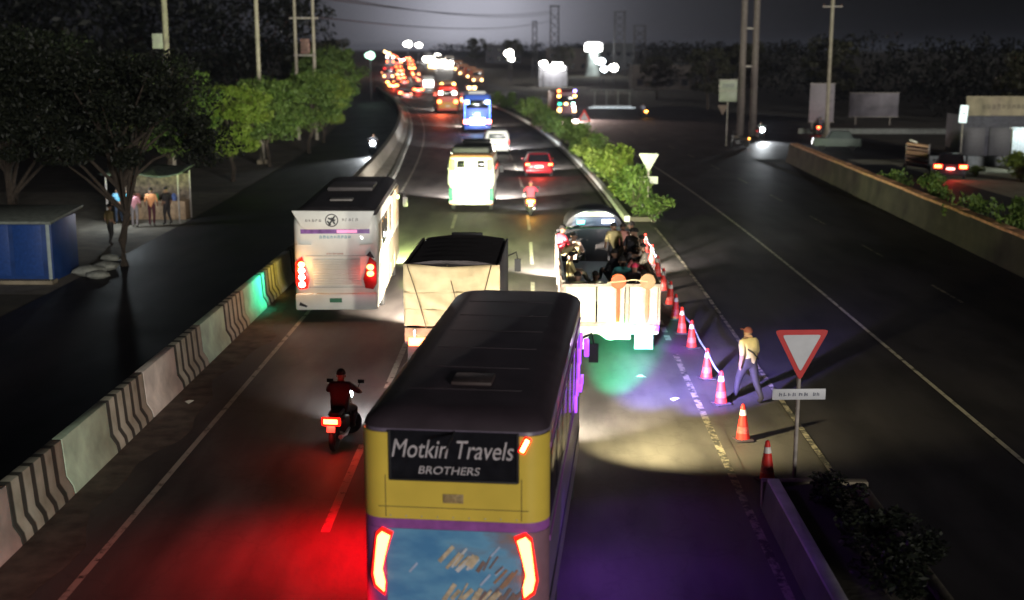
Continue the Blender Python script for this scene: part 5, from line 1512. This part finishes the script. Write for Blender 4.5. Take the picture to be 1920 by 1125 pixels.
# ------------------------------------------------------------------ poles, wires, towers
M_darkpost = mat('pole_dark', (.035, .035, .04), .7)
M_pole = mat('pole_concrete', (.30, .27, .21), .8, var=.2, scale=2)
def pole(label, x, y, h, r=.16, arm=None, box=None, name='utility_pole', top=.6):
    root = thing(name, label, 'pole', (x, y, hz(y) - .05))
    MB().tube([(0, 0, 0), (0, 0, h * .5), (0, 0, h)], [r, r * .8, r * top], 10).build('shaft', M_pole, root, smooth=True)
    MB().box((0, 0, .15), (r * 3.4, r * 3.4, .3)).build('footing', M_concd, root, bevel=.02)
    for z in (arm or []):
        MB().box((0, 0, z), (1.8, .1, .1)).build('crossarm', M_post, root)
        for k in (-.8, 0, .8):
            MB().tube([(k, 0, z + .05), (k, 0, z + .12), (k, 0, z + .22)], [.03, .06, .04], 8).build('insulator', mat('insulator', (.15, .07, .04), .3), root)
    if box:
        MB().box((box[0], -.02, box[1]), (.62, .2, .9)).build('meter_box', mat('meter_box', (.34, .36, .30), .6), root, bevel=.02)
    return root
pole('pale utility pole with a meter box high on its side, leftmost', -22.0, 75, 12.5, .22, box=(-.5, 8.55), top=.8)
pole('pale utility pole standing between the lit green trees', -19.35, 88, 12.5, .19, (11.7,), top=.8)
# H-frame with transformer
hf = thing('transformer_frame', 'twin pole frame carrying a transformer above the left trees', 'transformer', (-20.4, 112, -.05))
for sx in (-1, 1):
    MB().tube([(sx * .82, 0, 0), (sx * .82, 0, 13.2)], [.17, .13], 10).build('shaft', M_pole, hf, smooth=True)
MB().box((0, 0, 7.55), (1.9, .5, .12)).build('platform', M_post, hf)
MB().box((.05, 0, 8.35), (.8, .55, 1.3)).build('tank', mat('transformer_tank', (.20, .11, .09), .6, var=.5, scale=3), hf, bevel=.06)
for k in range(5):
    MB().box((-.25 + k * .14, -.34, 8.3), (.04, .16, .9)).build('cooling_fin', mat('transformer_fin', (.16, .10, .09), .6), hf)
for z in (10.8, 12.9):
    MB().box((0, 0, z), (2.6, .12, .12)).build('crossarm', M_post, hf)
pole('utility pole with crossarm behind the tall hoarding on the right', 27.4, 115.5, 13, .20, (11.9,), top=.8)
tw = thing('twin_pole', 'pair of wide faint poles beyond the right carriageway', 'pole', (20.4, 118, -.05))
for sx in (-1, 1):
    MB().tube([(sx * .58, 0, 0), (sx * .58, 0, 14)], [.34, .28], 10).build('shaft', mat('pole_old', (.13, .11, .10), .9, var=.3), tw, smooth=True)
for z in (6.5, 10.0):
    MB().box((0, .0, z), (1.2, .12, .14)).build('tie_beam', M_post, tw)
for i, (x, y, h, w) in enumerate(((5.3, 300, 17.5, 2.2), (22.9, 330, 16.5, 3.0), (28.2, 330, 13.0, 3.2), (.6, 320, 14, 1.2))):
    pt = thing('pylon', ['tall faint lattice mast nearest the middle of the picture', 'faint lattice mast behind the lit tower on the right', 'short faint lattice mast right of the lit tower', 'thin faint lattice mast left of the tallest one'][i], 'mast', (x, y, hz(y) - .1))
    for sx in (-1, 1):
        for sy in (-1, 1):
            MB().tube([(sx * w / 2, sy * w / 2, 0), (sx * w * .42, sy * w * .42, h)], .13, 6).build('leg', M_darkpost, pt)
    for sy in (-1, 1):
        for k in range(int(h / 2)):
            for sx in (-1, 1):
                MB().tube([(sx * w * .46, sy * w * .45, k * 2), (-sx * w * .46, sy * w * .45, k * 2 + 2)], .06, 5).build('brace', M_darkpost, pt)
    MB().box((0, 0, h), (w * 1.1, w * .5, .3)).build('crossarm', M_darkpost, pt)
for i, (a, b) in enumerate((((-19.6, 112, 12.9), (5.0, 300, 16.6)), ((-19.6, 112, 10.9), (4.6, 300, 14.8)), ((-21.6, 112, 12.9), (5.6, 300, 17.2)))):
    pts = []
    for k in range(25):
        t = k / 24
        pts.append(tuple(a[j] + (b[j] - a[j]) * t - (4.2 * 4 * t * (1 - t) * .35 if j == 2 else 0) for j in range(3)))
    tag(MB().tube(pts, .05, 5).build('overhead_wire', M_blk), ['upper overhead wire crossing the glowing sky above the road', 'lower overhead wire crossing the glowing sky above the road', 'faint topmost overhead wire crossing the sky'][i], 'wire', 'overhead wires')

# ------------------------------------------------------------------ right roadside
def board(name, label, cat, x, y, w, z0, z1, face, rz=0.0, rows=None, posts=2, frame=M_post):
    root = thing(name, label, cat, (x, y, -.02), rz)
    MB().box((0, 0, (z0 + z1) / 2), (w, .08, z1 - z0)).build('panel', face, root, bevel=.015)
    MB().box((0, -.02, z0 - .03), (w + .1, .1, .06)).box((0, -.02, z1 + .03), (w + .1, .1, .06)).build('frame', frame, root)
    for k in range(posts):
        px = 0 if posts == 1 else (k - .5) * w * .7
        MB().tube([(px, .12, 0), (px, .12, z1)], .06, 8).build('post', frame, root)
    for (rx_, rz_, rw_, rh_) in (rows or []):
        marks('board_writing', max(3, int(rw_ / .2)), rw_, rh_, mat('board_ink', (.10, .11, .12), .6), root, (rx_, -.05, rz_), int(rz_ * 10), .05)
    return root
M_bg = mat('board_green_grey', (.20, .22, .17), .5, var=.15)
db = board('direction_board', 'pair of stacked pale green boards on a post at the end of the right wall', 'sign', 16.5, 105, 1.5, 4.65, 5.5, M_bg, posts=1, rows=((0, 5.05, 1.0, .35),))
MB().box((0, -.01, 4.15), (1.5, .08, .86)).build('panel', M_bg, db, bevel=.015)
MB().prism(rtri(-.4, 3.0, .9, .85), 'y', -.02, .02).build('small_triangle', mat('tri_brown', (.12, .08, .06), .6), db)
board('hoarding', 'tall pale grey hoarding with faint marks in front of the right pole', 'hoarding', 27.9, 120, 2.35, 1.2, 4.8, mat('hoarding_grey', (.20, .18, .20), .6, var=.15), rows=((.8, 4.0, .3, .3), (.8, 3.2, .3, .3), (.8, 2.4, .3, .3)))
board('hoarding', 'wide dim hoarding right of the tall grey one', 'hoarding', 37.0, 135, 5.3, .9, 3.4, mat('hoarding_dim', (.11, .10, .12), .6, var=.5, scale=.8))
lw = thing('low_wall', 'long low pale wall behind the right service road', 'wall', (33.5, 121, -.05))
MB().box((0, 0, .22), (15, .25, .44)).build('wall', mat('low_wall_grey', (.16, .17, .16), .8, var=.3), lw, bevel=.02)
MB().box((0, 0, .48), (15, .33, .08)).build('coping', mat('low_wall_grey', (.16, .17, .16), .8), lw, bevel=.01)
# roadside shop on the right edge
sh = thing('roadside_shop', 'dim shop with tan awning board at the right picture edge', 'shop', (34.2, 90, -.03))
M_dkw = mat('shop_wall', (.07, .07, .09), .8, var=.3)
MB().box((0, 1.6, 1.7), (6.4, 3.0, 3.4)).build('wall', M_dkw, sh, bevel=.02)
MB().box((.1, .0, 4.05), (6.0, .12, 1.4), rx=-.08).build('awning_board', mat('awning_tan', (.27, .23, .16), .7, var=.3, scale=1.5), sh, bevel=.02)
marks('awning_writing', 9, 3.2, .4, mat('awning_ink', (.14, .12, .09), .7), sh, (-.2, -.085, 4.0), 31, .1)
MB().box((.0, .8, 3.35), (6.2, 1.6, .12)).build('canopy', M_dkw, sh)
for k in (-2.2, -.2, 1.8):
    MB().box((k, .07, 1.35), (1.7, .06, 2.3)).build('shutter', mat('shutter_dark', (.05, .05, .06), .5, var=.3, scale=14), sh, bevel=.01)
lsg = thing('lit_sign', 'small bright upright sign left of the tan awning board', 'sign', (29.6, 85.5, -.03))
MB().tube([(0, .05, 0), (0, .05, 3.2)], .05, 8).build('post', M_post, lsg)
MB().box((0, 0, 3.7), (.55, .1, 1.2), ry=.06).build('glow_panel', emis('sign_glow', (.75, .9, .92), .85), lsg, bevel=.03)
marks('sign_writing', 2, .25, .2, mat('board_ink', (.1, .11, .12), .6), lsg, (0, -.056, 3.75), 5, 0)
pr = thing('white_pillar', 'pale fluted pillar lit white at the right picture edge', 'pillar', (33.2, 84.6, -.03))
for k in range(6):
    MB().box((-.45 + k * .18, 0, 1.35), (.15, .3, 2.7)).build('flute', mat('pillar_white', (.62, .68, .70), .6, var=.15), pr, bevel=.03)
MB().box((0, 0, 2.8), (1.3, .45, .14)).build('cap', mat('pillar_white', (.62, .68, .70), .6), pr, bevel=.03)
lamp('pillar_light', pr, (.3, -1.6, 2.9), 'SPOT', 260, (.8, .95, 1), (-.2, .7, -1), 150, .8, .15)
MB().box((.3, -1.5, 3.0), (.5, .12, .06)).build('tube_lamp', E_cool, pr, bevel=.01)
MB().tube([(.3, -1.5, 3.04), (.3, -.1, 3.2), (.3, 0, 2.9)], .02, 6).build('lamp_arm', M_blk, pr)
for i in range(5):
    bk = tag(MB().box((0, 0, .35), (1.35, .5, .7)).build('concrete_block', mat('block_grey', (.17, .18, .19), .8, var=.2), None, bevel=.04), ['%s pale concrete block in the row before the dim shop, from the left' % ORD[i]][0], 'block', 'concrete blocks before the shop')
    bk.location = (28.4 + i * 1.45, 87.2 + .1 * (i % 2), -.03); bk.rotation_euler = (0, 0, random.uniform(-.06, .06))
ps = thing('parked_pickup', 'pale green parked vehicle beyond the tan slatted cart', 'car', (26.8, 101, -.02), R(80))
shell([(.3, .75, 0, 3.8, .2), (.5, .82, -.05, 3.9, .25), (.95, .8, 0, 3.8, .25)]).build('body', mat('pickup_green', (.16, .20, .17), .4), ps, smooth=True)
shell([(.93, .74, .6, 2.8, .2), (1.5, .6, .9, 2.4, .2)]).build('cabin', mat('pickup_glass', (.12, .15, .14), .3), ps, smooth=True)
wheels(ps, 1.6, .3, .18, (.7, 3.1))

# ------------------------------------------------------------------ left roadside: kiosk, stall, people
kk = thing('kiosk', 'blue metal kiosk with pale roof edge at the left picture edge', 'kiosk', (-18.7, 43.3, -.03))
M_kblue = mat('kiosk_blue', (.010, .038, .15), .45, var=.25, scale=2)
MB().box((0, 0, 1.1), (3.9, 2.4, 2.1)).build('wall', M_kblue, kk, bevel=.02)
MB().box((0, -.12, 2.28), (4.3, 3.2, .10), rx=.06).build('roof', mat('kiosk_roof', (.15, .17, .15), .6, var=.3), kk, bevel=.02)
MB().box((1.83, -1.16, 1.1), (.12, .14, 2.14)).box((1.9, -1.0, 2.1), (.1, .4, .12)).build('corner_post', mat('kiosk_post', (.30, .36, .36), .6), kk, bevel=.01)
for k in range(3):
    MB().box((-1.2 + k * 1.15, -1.215, 1.15), (1.0, .03, 1.8)).build('shutter', mat('kiosk_shutter', (.014, .05, .20), .45, var=.2, scale=9), kk, bevel=.01)
MB().box((0, -1.3, .06), (4.0, .5, .14)).build('plinth', M_concd, kk)
st = thing('stall', 'small tarp covered stall glowing under the dark trees', 'stall', (-18.3, 58.2, -.03))
for sx in (-1.7, 1.7):
    for sy in (-1.0, 1.0):
        MB().tube([(sx, sy, 0), (sx, sy, 2.3)], .04, 6).build('post', M_post, st)
mb = MB(); vs = []; fs = []
for j in range(7):
    for i in range(13):
        u = i / 12; v = j / 6
        vs.append(((u - .5) * 3.9, (v - .5) * 2.6, 2.35 + .25 * v - .12 * math.sin(math.pi * ((u * 2) % 1)) + .04 * math.sin(7 * u + 3 * v)))
for j in range(6):
    for i in range(12):
        a = j * 13 + i; fs.append((a, a + 1, a + 14, a + 13))
o = mb.add(vs, fs).build('canopy', mat('stall_tarp', (.10, .12, .10), .8, var=.5), st, smooth=True)
o.modifiers.new('t', 'SOLIDIFY').thickness = .02
MB().box((0, .6, .45), (3.3, .8, .9)).build('counter', mat('counter_wood', (.30, .2, .12), .7, var=.3), st, bevel=.02)
MB().box((0, 1.05, 1.5), (3.3, .05, 1.3)).build('back_cloth', mat('stall_back', (.13, .10, .07), .8, var=.7, scale=5), st)
MB().box((-.5, -2.2, 2.12), (.6, .09, .09), ry=.15).build('tube_lamp', E_cool, st, bevel=.02)
lamp('tube_light', st, (-.5, -2.4, 2.0), 'POINT', 210, (.85, .95, 1), size=.15)
for i, (x, c) in enumerate(((-1.4, (.08, .22, .32)), (-1.05, (.45, .25, .15)), (-.7, (.3, .1, .08)), (.2, (.12, .3, .12)), (.6, (.5, .45, .2)), (1.05, (.1, .15, .35)))):
    jr = tag(lathe([(.11, 0), (.13, .03), (.13, .24), (.08, .28), (.09, .33), (.0, .34)], 12).build('jar', mat('jar_%d' % i, c, .35, var=.3), None, smooth=True),
             ['blue jar at the left end of the stall counter', 'tan jar beside the blue one on the stall counter', 'dark red jar left of the middle of the stall counter', 'green jar right of the middle of the stall counter', 'yellow jar near the right of the stall counter', 'dark blue jar at the right end of the stall counter'][i], 'jar', 'jars on the stall counter')
    jr.location = (-18.3 + x, 58.7, .87)
grp = 'people at the stall'
person('person in blue clothes at the left end of the stall', (-19.4, 57.0, -.03), R(30), 'stand', (.10, .26, .38), (.04, .06, .1), 0, group=grp, s=.98)
person('person in teal shirt second from the left at the stall', (-18.9, 56.4, -.03), R(-15), 'stand', (.05, .25, .33), (.03, .04, .06), 1, group=grp)
person('person in pink shirt in the middle of the stall group', (-18.3, 55.9, -.03), R(10), 'stand', (.75, .35, .42), (.30, .28, .3), 0, group=grp, s=.97)
person('person in orange shirt and dark trousers at the stall', (-17.6, 56.2, -.03), R(5), 'stand', (.80, .36, .16), (.08, .02, .03), 1, group=grp, s=1.02)
person('person in dark clothes at the right end of the stall', (-17.0, 56.6, -.03), R(60), 'stand', (.02, .02, .025), (.02, .02, .02), 1, group=grp, s=1.02)
person('person in dim brown clothes standing between kiosk and trunk', (-17.6, 50.5, -.03), R(-40), 'stand', (.16, .12, .05), (.03, .03, .03), 1, group=grp)
# sacks and litter heap beside the kiosk
for i, (x, y, s) in enumerate(((-16.0, 43.4, .5), (-15.8, 44.6, .42), (-15.5, 42.9, .36), (-16.3, 46.6, .34))):
    rg = random.Random(i); mb = MB(); rings = []
    for j in range(6):
        ph = -1.2 + 2.6 * j / 5
        rings.append([(s * 1.25 * math.cos(ph) * math.cos(a) * rg.uniform(.85, 1.1), s * math.cos(ph) * math.sin(a) * rg.uniform(.85, 1.1), s * .42 * (math.sin(ph) + 1) + rg.uniform(-.02, .02)) for a in [2 * math.pi * k / 10 for k in range(10)]])
    mb.loft(rings)
    o = mb.build('sack', mat('sack_grey', (.24, .25, .22), .9, var=.3, scale=6), None, smooth=True)
    o.location = (x, y, -.04)
    tag(o, ['largest pale sack slumped beside the blue kiosk', 'pale sack behind the largest one by the kiosk', 'small pale sack nearest the road by the kiosk', 'small sack lying at the foot of the tree trunk'][i], 'sack', 'sacks by the kiosk')
# litter on the road
for i, (x, y, lab) in enumerate(((-6.05, 14.9, 'scrap of white litter on the near left lane'), (-7.9, 27.2, 'small pale litter lying at the foot of the striped barrier'), (2.75, 29.6, 'yellowish litter on the road right of the bus'), (3.35, 27.6, 'tiny scrap of paper near the right edge line'))):
    o = MB().add([(-.12, -.05, .0), (.1, -.07, .03), (.13, .06, .01), (-.08, .08, .04), (0, 0, .06)], [(0, 1, 4), (1, 2, 4), (2, 3, 4), (3, 0, 4), (3, 2, 1, 0)]).build('litter', mat('litter_white', (.62, .6, .5), .7), None)
    o.location = (x, y, .006); o.rotation_euler = (0, 0, i * 1.3)
    tag(o, lab, 'litter', 'litter on the road')

# ------------------------------------------------------------------ far lamps and lit places
def street_lamp(label, x, y, h, e, power=0, size=(1.2, .5, .3), colr=(1, 1, 1), absz=False):
    root = thing('street_lamp', label, 'lamp', (x, y, hz(y) - .1), 0, 'distant street lamps')
    MB().tube([(0, 0, 0), (0, 0, h), (.0, -.3, h + .2)], [.10, .07, .05], 8).build('pole', M_darkpost, root)
    rx_, rz_ = size[0] * .62, size[2] * .72
    MB().loft([[(rx_ * math.cos(q) * math.cos(a), -.5 + .45 * math.cos(q) * math.sin(a), h + .2 + rz_ * math.sin(q) * (1 + .12 * math.cos(a))) for a in [2 * math.pi * k / 14 for k in range(14)]] for q in [-1.45 + 2.9 * j / 6 for j in range(7)]]).build('lamp_head', e, root, smooth=True)
    if power: lamp('street_light', root, (0, -.6, h - .2), 'POINT', power, colr, size=.3)
    return root
E_minty = emis('minty_lamp', (.55, 1, .75), 4)
street_lamp('greenish white lamp at the top of the left tree row', -25.7, 198, 7.0, E_minty, 500, (1.3, .5, .8), (.7, 1, .8))
street_lamp('left one of the twin white street lamps above the traffic', -32.8, 330, 8.1, E_white, 1500, (1.8, .5, 1.0))
street_lamp('right one of the twin white street lamps above the traffic', -29.9, 330, 7.8, E_white, 1500, (1.4, .5, .8))
street_lamp('white lamp with green tinge between the masts and the road', -5.6, 300, 6.3, E_white, 1500, (1.8, .5, 1.2), (.9, 1, .9))
street_lamp('small white lamp just below the green tinged one', -4.9, 292, 5.2, E_white, 0, (1.2, .4, .8))
street_lamp('white lamp left of the dazzling shop front', 2.3, 262, 4.8, E_white, 600, (1.4, .4, .8))
street_lamp('bright lamp on the lower right of the lit tower', 13.0, 240, 5.6, E_cool, 600, (1.6, .4, .8))
street_lamp('lamp below and right of the lit tower base', 13.5, 236, 4.2, E_cool, 0, (1.0, .4, .7))
street_lamp('rightmost white lamp of the far cluster', 14.9, 230, 4.6, E_white, 900, (1.4, .4, .9))
lt = thing('lit_tower', 'pale water tower with a blazing white light on top', 'tower', (16.1, 330, hz(330) - .1))
lathe([(2.2, 0), (1.9, 1.2), (1.7, 5.6), (2.1, 6.4)], 16).build('shaft', mat('tower_pale', (.40, .46, .46), .7, var=.2, scale=.6), lt, smooth=True)
lathe([(2.1, 6.4), (2.3, 6.7), (2.3, 8.3), (1.6, 8.7)], 16).build('lamp_drum', emis('tower_glow', (1, 1, .95), 9), lt, smooth=True)
lamp('tower_light', lt, (0, -3.2, 6.8), 'POINT', 2500, (.95, 1, .95), size=1.0)
sf = thing('shop_front', 'dazzling white shop front beyond the median hedge', 'shop', (4.4, 264, hz(264) - .1))
MB().box((0, 2, 2.2), (6, 4, 4.4)).build('wall', mat('shop_front_wall', (.2, .2, .22), .7), sf)
MB().box((.2, -.05, 4.15), (4.6, .2, .8), ry=.05).build('sign_box', emis('shop_glow', (1, 1, .96), 10), sf, bevel=.1)
MB().box((.9, -.05, 4.85), (2.2, .2, .6)).build('sign_box', MATS['shop_glow'], sf, bevel=.1)
for k in range(4):
    MB().box((-1.9 + k * 1.3, -.03, 1.3), (1.0, .1, 2.2)).build('shutter', mat('shop_shutter', (.15, .15, .17), .5), sf)
lamp('shop_light', sf, (.2, -2.5, 3.5), 'POINT', 1200, (1, .98, .95), size=.6)
orange = thing('neon_sign', 'slanting orange red neon sign at the far left of the traffic', 'sign', (-36.2, 318, hz(318) - .1))
MB().tube([(0, 0, 0), (0, 0, 5.5)], .15, 8).build('post', M_post, orange)
for k in range(4):
    MB().box((-1.2 + k * .95, -.1, 6.5 - k * .42), (.8, .2, .5), ry=.4).build('neon_panel', E_warm if k < 2 else emis('neon_red', (1, .15, .05), 4), orange, bevel=.05)
# low houses lost in the dark along both sides, far off
M_hs = [mat('house_%d' % i, c, .8, var=.2, scale=1) for i, c in enumerate(((.05, .05, .055), (.04, .04, .05), (.06, .05, .045), (.035, .04, .045)))]
HS = [(26, 250, 12, 5, 2), (10, 360, 12, 6.5, 2), (24, 372, 12, 7.5, 3), (-10, 430, 12, 6, 1)]
side = ['right of the far lamp cluster', 'left of the lit tower', 'right of the lit tower', 'in the gap left of the tallest mast']
for i, (x, y, w, h, mi) in enumerate(HS):
    hs = thing('house', 'dark low house %s' % side[i], 'house', (x, y, hz(y) - .1), 0, 'dark houses far off')
    MB().box((0, 4, h / 2), (w, 8, h)).build('wall', M_hs[mi], hs)
    MB().box((0, 4, h + .12), (w + .7, 8.7, .24)).build('roof_slab', M_hs[(mi + 1) % 4], hs)
    for q in range(int(w / 3)):
        for z in range(int(h / 3)):
            wn_ = MB().box((-w / 2 + 1.6 + q * 3, -.03, 1.5 + z * 3), (1.2, .1, 1.3)).build('window', M_glass, hs)
            MB().box((-w / 2 + 1.6 + q * 3, -.06, .8 + z * 3), (1.4, .2, .1)).build('sill', M_hs[mi], wn_)
# trees lost in the night beyond the right carriageway and beyond the climb
for i, (x, y, s) in enumerate(((24, 170, .95), (31, 182, 1.05), (20.5, 205, .8), (40, 168, 1.1), (8.0, 330, .9), (-6, 380, 1.0), (-44, 280, 1.15), (52, 128, 1.0), (44, 110, .9), (-18, 400, 1.0))):
    tree('far', ['dim olive tree above the right roadside rider', 'dim tree behind the right poles', 'small dim tree right of the decked lorry', 'dim tree behind the tall grey hoarding', 'far tree left of the lit tower', 'far tree below the faint masts', 'far olive tree left of the neon sign', 'dark tree behind the wide hoarding', 'dark tree above the dim shop', 'far tree under the dazzling oncoming lamps'][i],
         (x, y, hz(y)), s, i * 1.3, 'trees lost in the night far off')
def wood(label, spots, seed):
    rng = random.Random(seed); cl = []
    for (x0, x1, y0, y1, h, n) in spots:
        for k in range(n):
            x = rng.uniform(x0, x1); y = rng.uniform(y0, y1)
            cl.append(((x, y, hz(y) + h * rng.uniform(.12, .95)), rng.uniform(1.4, 3.0), 26))
    me = leaves_mesh('far_wood', cl, 26, .42, seed)
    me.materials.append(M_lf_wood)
    o = bpy.data.objects.new('far_wood', me); col.objects.link(o)
    return tag(o, label, 'wood', kind='stuff')
wood('dark mass of trees closing the view behind the right roadside', ((38, 150, 165, 215, 10, 520), (24, 60, 225, 300, 9, 220), (48, 120, 130, 160, 9, 260)), 61)
wood('black mass of trees behind the left tree row', ((-120, -27, 138, 172, 21, 1500), (-110, -32, 60, 130, 10, 420), (-120, -44, 170, 260, 11, 420), (-160, -60, 300, 380, 12, 300)), 62)
wood('dark tree line on the skyline beyond the climb', ((-40, 90, 470, 560, 5.5, 420),), 63)
bus_stop = thing('bus_shelter', 'whitish lit shelter on thin posts along the far right roadside', 'shelter', at(20.5, 172))
for k in range(4):
    MB().tube([(-2.4 + k * 1.6, 0, 0), (-2.4 + k * 1.6, 0, 2.4)], .06, 6).build('post', mat('shelter_post', (.22, .24, .22), .5), bus_stop)
MB().box((0, .4, 2.5), (6, 1.8, .12)).build('roof', mat('shelter_roof', (.10, .11, .10), .5), bus_stop)
MB().box((0, .1, .3), (5.4, .5, .14)).build('bench', mat('shelter_bench', (.7, .75, .8), .5), bus_stop)
MB().box((0, -.2, .12), (6.4, .25, .1)).build('light_strip', emis('strip_cool', (.8, .92, 1), .8), bus_stop)

hb = MB().box((0, 1900, 10.4), (6400, 4300, 23.2)).build('haze', bpy.data.materials.new('haze_air'))
hm = hb.data.materials[0]; hm.use_nodes = True
hm.node_tree.nodes.clear()
ho = hm.node_tree.nodes.new('ShaderNodeOutputMaterial')
hv = hm.node_tree.nodes.new('ShaderNodeVolumePrincipled')
hv.inputs['Color'].default_value = (.62, .70, .95, 1)
hv.inputs['Density'].default_value = 0.0002
hv.inputs['Anisotropy'].default_value = 0.35
hm.node_tree.links.new(hv.outputs[0], ho.inputs['Volume'])
tag(hb, 'thin pale night haze over the road', 'haze', kind='stuff')
